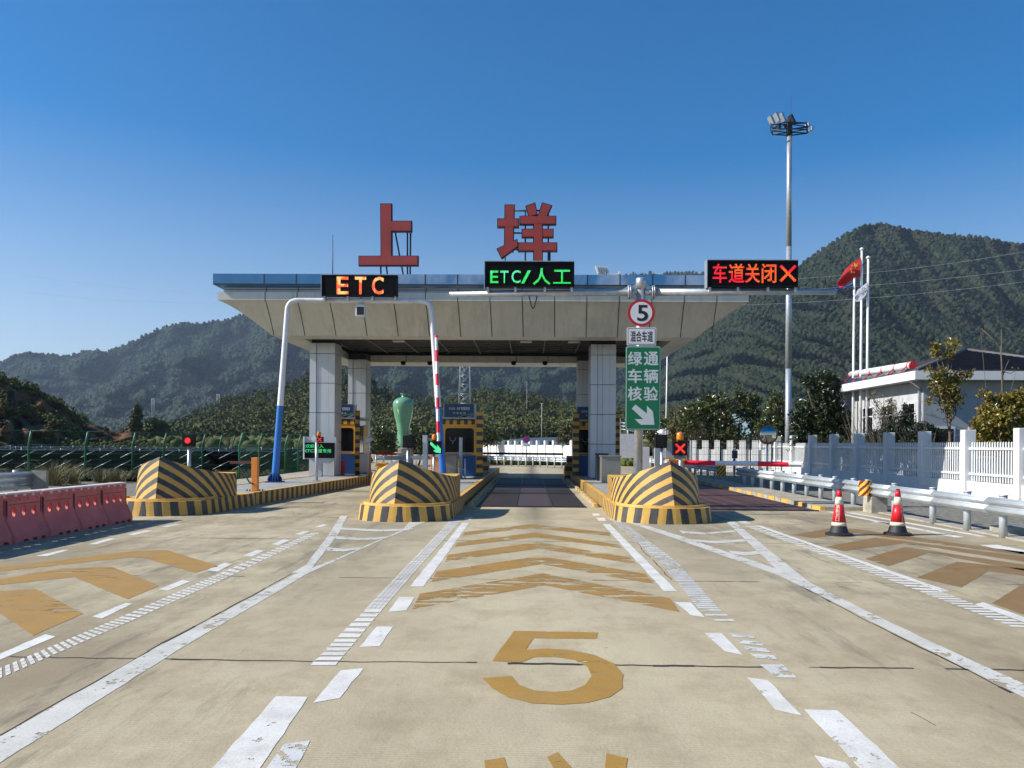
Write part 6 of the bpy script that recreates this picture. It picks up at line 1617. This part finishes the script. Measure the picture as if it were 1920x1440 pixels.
for (px, Y, top, n, lab) in ((1665, 39, 760, 60, 'leafless shrub with tangled twigs left of the conifer bush'), (1735, 35.5, 760, 36, 'leafless shrub with tangled twigs right of the conifer bush'), (1715, 39, 720, 40, 'tall leafless shrub before the white side wall'), (1620, 43, 760, 40, 'leafless shrub at the foot of the flagpoles'), (1310, 57, 745, 40, 'bare twiggy shrub left of the broad magnolia')):
    t = thing('bare_shrub', (X_at(px, Y), Y, 0), lab, 'shrub'); m = MB(); h = Z_at(top, Y)
    for _ in range(n):
        a = Vector((X_at(px, Y)+random.uniform(-.2, .2), Y+random.uniform(-.2, .2), .0)); d = Vector((random.gauss(0, .33), random.gauss(0, .25), 1)).normalized(); l = h*random.uniform(.45, 1.05)
        b = a+d*l*.5; c = b+(d+rdir()*.4).normalized()*l*.5; m.tube([a, b, c], [.018, .013, .006], 4, cap=False)
        e = b+(d+rdir()*.9).normalized()*l*.3; m.tube([b, e], [.009, .004], 3, cap=False)
    m.build('twigs', M_BARK, t)
tree('magnolia_tree', 'small sparse tree beside the right booth, before the far wall', 1063, 84, [(1062, 812, 12, 18), (1072, 800, 8, 10), (1055, 825, 8, 8)], .34, 130, LOL, trunk_r=.12)
tree('round_bush', 'dark bushy shrub left of the vase pedestal', 718, 57, [(718, 824, 22, 20), (704, 834, 14, 14), (730, 840, 14, 10), (714, 808, 12, 8)], .22, 380, LM, trunk_r=.08)
tree('round_bush', 'dark shrub right of the vase behind the grey pillar', 785, 60, [(785, 830, 18, 16), (800, 840, 14, 10)], .24, 200, LM, trunk_r=.08)
tree('round_bush', 'dark shrub standing right of the middle booth', 915, 100, [(912, 815, 14, 18), (925, 822, 10, 10), (903, 820, 8, 18)], .4, 200, LM, trunk_r=.1)
tree('bamboo', 'tall feathery light green bamboo above the green fence', 258, 130, [(257, 785, 7, 20), (258, 770, 4, 10), (254, 800, 10, 12)], .55, 200, LB, trunk_r=.12, perc=9)
tree('bamboo', 'wide light green bamboo clump right of the tall one', 290, 130, [(292, 800, 17, 15), (305, 808, 10, 12), (278, 808, 8, 10)], .55, 300, LB, trunk_r=.15, perc=9)
tree('bamboo', 'small rounded light green bamboo at the end of the embankment', 153, 170, [(153, 790, 9, 14), (165, 800, 10, 8)], .6, 130, LB, trunk_r=.12, perc=8)

# ------------------------------------------------------------------ hills and woods
ICO_V = None
def ico():
    g = (1+5**.5)/2; v = np.array([(-1, g, 0), (1, g, 0), (-1, -g, 0), (1, -g, 0), (0, -1, g), (0, 1, g), (0, -1, -g), (0, 1, -g), (g, 0, -1), (g, 0, 1), (-g, 0, -1), (-g, 0, 1)], float)
    v /= np.linalg.norm(v[0]); f = np.array([(0, 11, 5), (0, 5, 1), (0, 1, 7), (0, 7, 10), (0, 10, 11), (1, 5, 9), (5, 11, 4), (11, 10, 2), (10, 7, 6), (7, 1, 8), (3, 9, 4), (3, 4, 2), (3, 2, 6), (3, 6, 8), (3, 8, 9), (4, 9, 5), (2, 4, 11), (6, 2, 10), (8, 6, 7), (9, 8, 1)])
    return v, f
IV, IF = ico()
def clumps(name, P, rad, mt, label_kind='stuff', squash=.85, jit=.35):
    n = len(P); v = IV[None]*(1+RNG.uniform(-jit, jit, (n, 12, 1))); a = RNG.uniform(0, 6.283, n); c, s = np.cos(a), np.sin(a)
    x = v[:, :, 0]*c[:, None]-v[:, :, 1]*s[:, None]; y = v[:, :, 0]*s[:, None]+v[:, :, 1]*c[:, None]; z = v[:, :, 2]*squash
    V = np.stack([x, y, z], 2)*rad[:, None, None]+P[:, None, :]; V = V.reshape(-1, 3).astype(np.float32)
    F = (IF[None]+(np.arange(n)*12)[:, None, None]).reshape(-1, 3).astype(np.int32)
    me = bpy.data.meshes.new(name); me.vertices.add(len(V)); me.vertices.foreach_set('co', V.ravel()); me.loops.add(F.size); me.loops.foreach_set('vertex_index', F.ravel())
    me.polygons.add(len(F)); me.polygons.foreach_set('loop_start', np.arange(0, F.size, 3, dtype=np.int32)); me.update(calc_edges=True)
    me.materials.append(mt); o = bpy.data.objects.new(name, me); COL.objects.link(o); return tag(o, kind=label_kind)
def interp(prof, x):
    xs = [p[0] for p in prof]; ys_ = [p[1] for p in prof]; return float(np.interp(x, xs, ys_))
def hill(name, prof, Dr, Df, foot_py, nu, nv, amp, mt, freq=.012, seed=0., slant=.5, rough_px=1.2, pw=.8, drw=None):
    x0, x1 = prof[0][0], prof[-1][0]; grid = []
    for i in range(nu+1):
        px = x0+(x1-x0)*i/nu; ry = interp(prof, px)+noise.fractal(Vector((px*.03, seed, 0)), .8, 2, 5)*rough_px*1.6
        fp = foot_py(px) if callable(foot_py) else foot_py; col_ = []
        dr = Dr(px) if callable(Dr) else Dr; df = Df(px) if callable(Df) else Df
        for k in range(nv+1):
            v = k/nv; py = ry+(fp-ry)*v**pw; D = dr+(df-dr)*v
            q2 = Vector((px*freq*.8+v*slant*3.2+seed, v*2.0-px*freq*.35, seed))
            rn = 1-abs(noise.fractal(q2, .7, 2.1, 4))*2.0
            D += (rn-.5)*amp*math.sin(math.pi*min(1, v*1.15+.04))**.6*(1 if v > 0 else 0)
            col_.append(at(px, py, max(D, df*.6)))
        r0 = col_[0]; back = [Vector((r0.x*(1+.12*j), r0.y*(1+.12*j), r0.z*(1-.22*j))) for j in (4, 3, 2, 1)]
        grid.append(back+col_)
    nv2 = nv+4; m = MB(); b = m.add([p for col_ in grid for p in col_]); w = nv2+1
    for i in range(nu):
        for k in range(nv2): m.face([i*w+k, i*w+k+1, (i+1)*w+k+1, (i+1)*w+k], sm=True)
    o = m.build(name, mt, org=(0, 0, 0)); tag(o, kind='structure')
    A = np.array([[tuple(p) for p in col_[4:]] for col_ in grid]); return A
def scatter(A, n, kmin=0., kmax=1., pixel_even=True):
    nu, nv = A.shape[0]-1, A.shape[1]-1
    # sample evenly over the picture area, a little denser towards the ridge
    u = RNG.uniform(0, nu-1e-3, n); v = RNG.uniform(kmin*nv, kmax*nv-1e-3, n); i, k = u.astype(int), v.astype(int); fu, fv = (u-i)[:, None], (v-k)[:, None]
    return (A[i, k]*(1-fu)+A[i+1, k]*fu)*(1-fv)+(A[i, k+1]*(1-fu)+A[i+1, k+1]*fu)*fv
def hill_mat(name, a, b_, c_=None, s=.02):
    m, t, b = nodes(name); col = mixc(t, ramp(t, noise_n(t, s, 6, .6), .4, .62), a, b_)
    if c_: col = mixc(t, ramp(t, noise_n(t, s*1.7, 5, .6), .56, .7), col, c_)
    L(t, col, b.inputs['Base Color']); b.inputs['Roughness'].default_value = .95; b.inputs['Specular IOR Level'].default_value = .1; return m
def wood_mat(name, cols, patch, s=.01, pa=.5, lo=.52, hi=.68):
    m, t, b = nodes(name); r_ = N(t, 'ShaderNodeNewGeometry').outputs['Random Per Island']; cr = N(t, 'ShaderNodeValToRGB'); L(t, r_, cr.inputs[0])
    els = cr.color_ramp.elements
    while len(els) < len(cols): els.new(.5)
    for i, (e, c) in enumerate(zip(els, cols)): e.position = i/(len(cols)-1); e.color = (*c, 1)
    col = mixc(t, math_n(t, 'MULTIPLY', ramp(t, noise_n(t, s, 5, .65), lo, hi), pa, clamp=True), cr.outputs[0], patch)
    L(t, col, b.inputs['Base Color']); b.inputs['Roughness'].default_value = .8; b.inputs['Specular IOR Level'].default_value = .12; return m
H1 = hill_mat('far_forest_floor', (.020, .034, .018), (.028, .042, .020)); H2 = hill_mat('near_forest_floor', (.022, .032, .014), (.05, .048, .026)); H3 = hill_mat('foothill_floor', (.05, .052, .02), (.08, .07, .035), (.15, .10, .055), .03)
W1 = wood_mat('far_wood', [(.016, .032, .018), (.024, .042, .022), (.012, .025, .014), (.034, .050, .026)], (.042, .050, .028), .006)
W2 = wood_mat('near_wood', [(.013, .024, .011), (.022, .034, .015), (.009, .018, .009), (.036, .042, .020), (.017, .028, .013)], (.050, .046, .026), .009, .7, .50, .66)
W3 = wood_mat('foothill_wood', [(.08, .095, .028), (.125, .134, .038), (.055, .072, .024), (.16, .145, .052), (.10, .11, .032)], (.05, .066, .030), .016, .8, .48, .62)
profA = [(-700, 770), (-300, 735), (-120, 715), (0, 683), (30, 666), (55, 662), (80, 665), (130, 668), (170, 657), (200, 662), (250, 641), (300, 617), (330, 607), (380, 607), (430, 599), (460, 590), (520, 574), (600, 555), (700, 540), (850, 530), (1000, 525), (1150, 518), (1260, 513), (1290, 512), (1330, 514), (1450, 520), (1600, 535), (1800, 560), (2300, 640)]
profB = [(1120, 800), (1180, 760), (1240, 700), (1290, 645), (1340, 600), (1400, 548), (1450, 512), (1500, 499), (1530, 478), (1560, 456), (1600, 433), (1625, 424), (1645, 420), (1665, 424), (1700, 429), (1730, 436), (1760, 441), (1810, 444), (1850, 446), (1880, 455), (1920, 458), (2050, 480), (2300, 540), (2700, 640)]
profC = [(230, 832), (270, 824), (320, 805), (370, 780), (410, 762), (440, 752), (480, 748), (520, 740), (560, 715), (620, 690), (680, 712), (720, 735), (770, 752), (830, 762), (870, 748), (905, 738), (930, 735), (960, 745), (1000, 752), (1080, 762), (1170, 772), (1260, 776), (1350, 770), (1450, 775), (1600, 790), (1800, 800), (2200, 815)]
A1 = hill('far_hills', profA, 2050, 950, 822, 170, 60, 300, H1, freq=.010, seed=3.1, rough_px=.9)
A2 = hill('right_mountain', profB, 1080, 470, 822, 170, 80, 135, H2, freq=.0085, seed=9.7, slant=-.8, rough_px=.8)
A3 = hill('foothills', profC, 400, 190, 836, 120, 24, 40, H3, freq=.02, seed=5.3, rough_px=2)
def wood(A, n, r0, r1, name, mt, sq=1., lift=.5, k0=0., k1=1., sub=1, spread=0.):
    P = scatter(A, n, k0, k1); rad = RNG.uniform(r0, r1, n)
    if sub > 1:
        P = np.repeat(P, sub, 0)+RNG.normal(0, spread, (n*sub, 3))*np.array([1, 1, 1.3]); rad = np.repeat(rad, sub)*RNG.uniform(.5, 1.1, n*sub)
        P[:, 2] += spread*1.3
    P[:, 2] += rad*lift
    return clumps(name, P, rad, mt, squash=sq, jit=.5)
wood(A1, 80000, 2.4, 5.2, 'far_woods', W1, 1.1)
wood(A2, 95000, 1.2, 3.0, 'mountain_woods', W2, 1.15)
def sprays(name, C, per, rx, rz, size, mt):
    n = len(C); sc = RNG.uniform(.55, 1.25, n); C = np.repeat(C, per, 0); sc = np.repeat(sc, per)
    d = RNG.normal(0, 1, (len(C), 3)); d /= np.linalg.norm(d, axis=1)[:, None]; r = RNG.uniform(.25, 1, len(C))**.5
    P = C+d*(r*sc)[:, None]*np.array([rx, rx, rz]); P[:, 2] += rz*sc*.8
    a = RNG.normal(0, 1, (len(C), 3)); a /= np.linalg.norm(a, axis=1)[:, None]; b = np.cross(a, RNG.normal(0, 1, (len(C), 3))); b /= np.linalg.norm(b, axis=1)[:, None]
    l = (size*RNG.uniform(.6, 1.3, len(C)))[:, None]; a *= l*1.2; b *= l*.7
    V = np.stack([P-a, P-b, P+a, P+b], 1).reshape(-1, 3).astype(np.float32); F = np.arange(len(V), dtype=np.int32)
    me = bpy.data.meshes.new(name); me.vertices.add(len(V)); me.vertices.foreach_set('co', V.ravel()); me.loops.add(len(F)); me.loops.foreach_set('vertex_index', F)
    me.polygons.add(len(C)); me.polygons.foreach_set('loop_start', np.arange(0, len(F), 4, dtype=np.int32)); me.update(calc_edges=True); me.materials.append(mt)
    o = bpy.data.objects.new(name, me); COL.objects.link(o); return tag(o, kind='stuff')
sprays('foothill_woods', scatter(A3, 7500), 90, 1.7, 2.7, .42, W3)
# uneven tree tops along the ridges
for A, n, r0, r1, mt, nm in ((A1, 1500, 2.0, 4.6, W1, 'far_ridge_woods'), (A2, 1500, 1.0, 2.6, W2, 'mountain_ridge_woods')):
    P = scatter(A, n, 0, .02); rad = RNG.uniform(r0, r1, n); P[:, 2] += rad*.8; clumps(nm, P, rad, mt, squash=1.3)

# red earth embankment at the left with shrubs
def earth():
    m, t, b = nodes('red_earth'); n1 = noise_n(t, .12, 6, .65, sc3=(1, 1, 2.5)); n2 = noise_n(t, .8, 6, .7)
    col = mixc(t, ramp(t, n1, .40, .62), (.21, .095, .046), (.12, .08, .038)); col = mixc(t, ramp(t, n2, .5, .75), col, (.19, .115, .06)); col = mixc(t, ramp(t, noise_n(t, .25, 5), .58, .68), col, (.09, .09, .028))
    L(t, col, b.inputs['Base Color']); b.inputs['Roughness'].default_value = .95; b.inputs['Specular IOR Level'].default_value = .1
    bn = N(t, 'ShaderNodeBump'); bn.inputs['Distance'].default_value = .5; L(t, n2, bn.inputs['Height']); L(t, bn.outputs[0], b.inputs['Normal']); return m
profE = [(-420, 560), (-200, 640), (-60, 690), (0, 710), (30, 722), (45, 724), (75, 738), (95, 752), (120, 770), (150, 790), (185, 802), (215, 808), (250, 806), (258, 824), (300, 830), (340, 838)]
AE = hill('embankment', profE, lambda p: 105+.12*max(0, p), lambda p: 68+.1*max(0, p), lambda p: 852, 90, 26, 9, earth(), freq=.03, seed=2.2, rough_px=3, pw=.9)
def shrubs(n, ka, kb, ua, ub, r0, r1, mt, name):
    i0, i1 = int(ua*90), int(ub*90); P = scatter(AE[i0:i1+1], n, ka, kb); rad = RNG.uniform(r0, r1, n)
    P = np.repeat(P, 26, 0)+RNG.normal(0, 1, (n*26, 3))*np.repeat(rad, 26)[:, None]*.6; rr_ = RNG.uniform(.10, .26, n*26); P[:, 2] += .35
    return clumps(name, P, rr_, mt, squash=.8, jit=.5)
WG = wood_mat('embankment_shrub', [(.05, .065, .015), (.10, .115, .028), (.03, .04, .012), (.15, .15, .045)], (.12, .09, .03), .2)
WD = wood_mat('dark_shrub', [(.018, .022, .010), (.035, .036, .015), (.05, .042, .02)], (.06, .035, .02), .2)
shrubs(60, .0, .06, .50, .76, .4, .8, WG, 'ridge_shrubbery'); shrubs(60, .28, .46, .50, .76, .4, .9, WG, 'slope_shrubbery'); shrubs(50, .05, .98, .3, .95, .2, .45, WD, 'dark_shrubbery')
shrubs(60, .7, .95, .72, .98, .4, .8, WG, 'foot_shrubbery')
# low plants beyond the plaza and the hedge below the far guardrail
def field(n, box, r0, r1, mt, name, z=.2):
    P = np.stack([RNG.uniform(box[0], box[1], n), RNG.uniform(box[2], box[3], n), np.full(n, z)+RNG.uniform(0, z, n)], 1); return clumps(name, P, RNG.uniform(r0, r1, n), mt)
field(2600, (X_at(900, 66), X_at(1090, 66), 63, 67), .12, .3, WG, 'verge_shrubbery')
field(9000, (-75, -14, 54, 68), .2, .55, WG, 'field_undergrowth', .15)
field(16000, (-46, -12.6, 33.5, 40), .05, .16, WD, 'fence_foot_undergrowth', .05)
field(9000, (-46, -12.6, 40, 53), .10, .25, WD, 'solar_field_undergrowth', .05)
field(9000, (-90, 60, 125, 190), .5, 1.6, W3, 'valley_undergrowth', .8)
field(1500, (X_at(1195, 62)-1, X_at(1225, 62)+4, 62, 64), .12, .35, WG, 'plaza_edge_shrubbery')

# ------------------------------------------------------------------ air
m, t, b = nodes('haze_air'); t.nodes.remove(b)
pv = N(t, 'ShaderNodeVolumePrincipled'); pv.inputs['Color'].default_value = (.60, .78, 1, 1); pv.inputs['Density'].default_value = .00010; pv.inputs['Anisotropy'].default_value = .2
L(t, pv.outputs[0], t.nodes['Material Output'].inputs['Volume'])
mb = MB(); mb.box(-4700, 4700, -70, 4600, -1.5, 700); hz = mb.build('haze', m); hz['kind'] = 'stuff'
m.cycles.homogeneous_volume = True if hasattr(m.cycles, 'homogeneous_volume') else False
SC.cycles.volume_bounces = 0
SC.cycles.max_bounces = 8; SC.cycles.transparent_max_bounces = 16
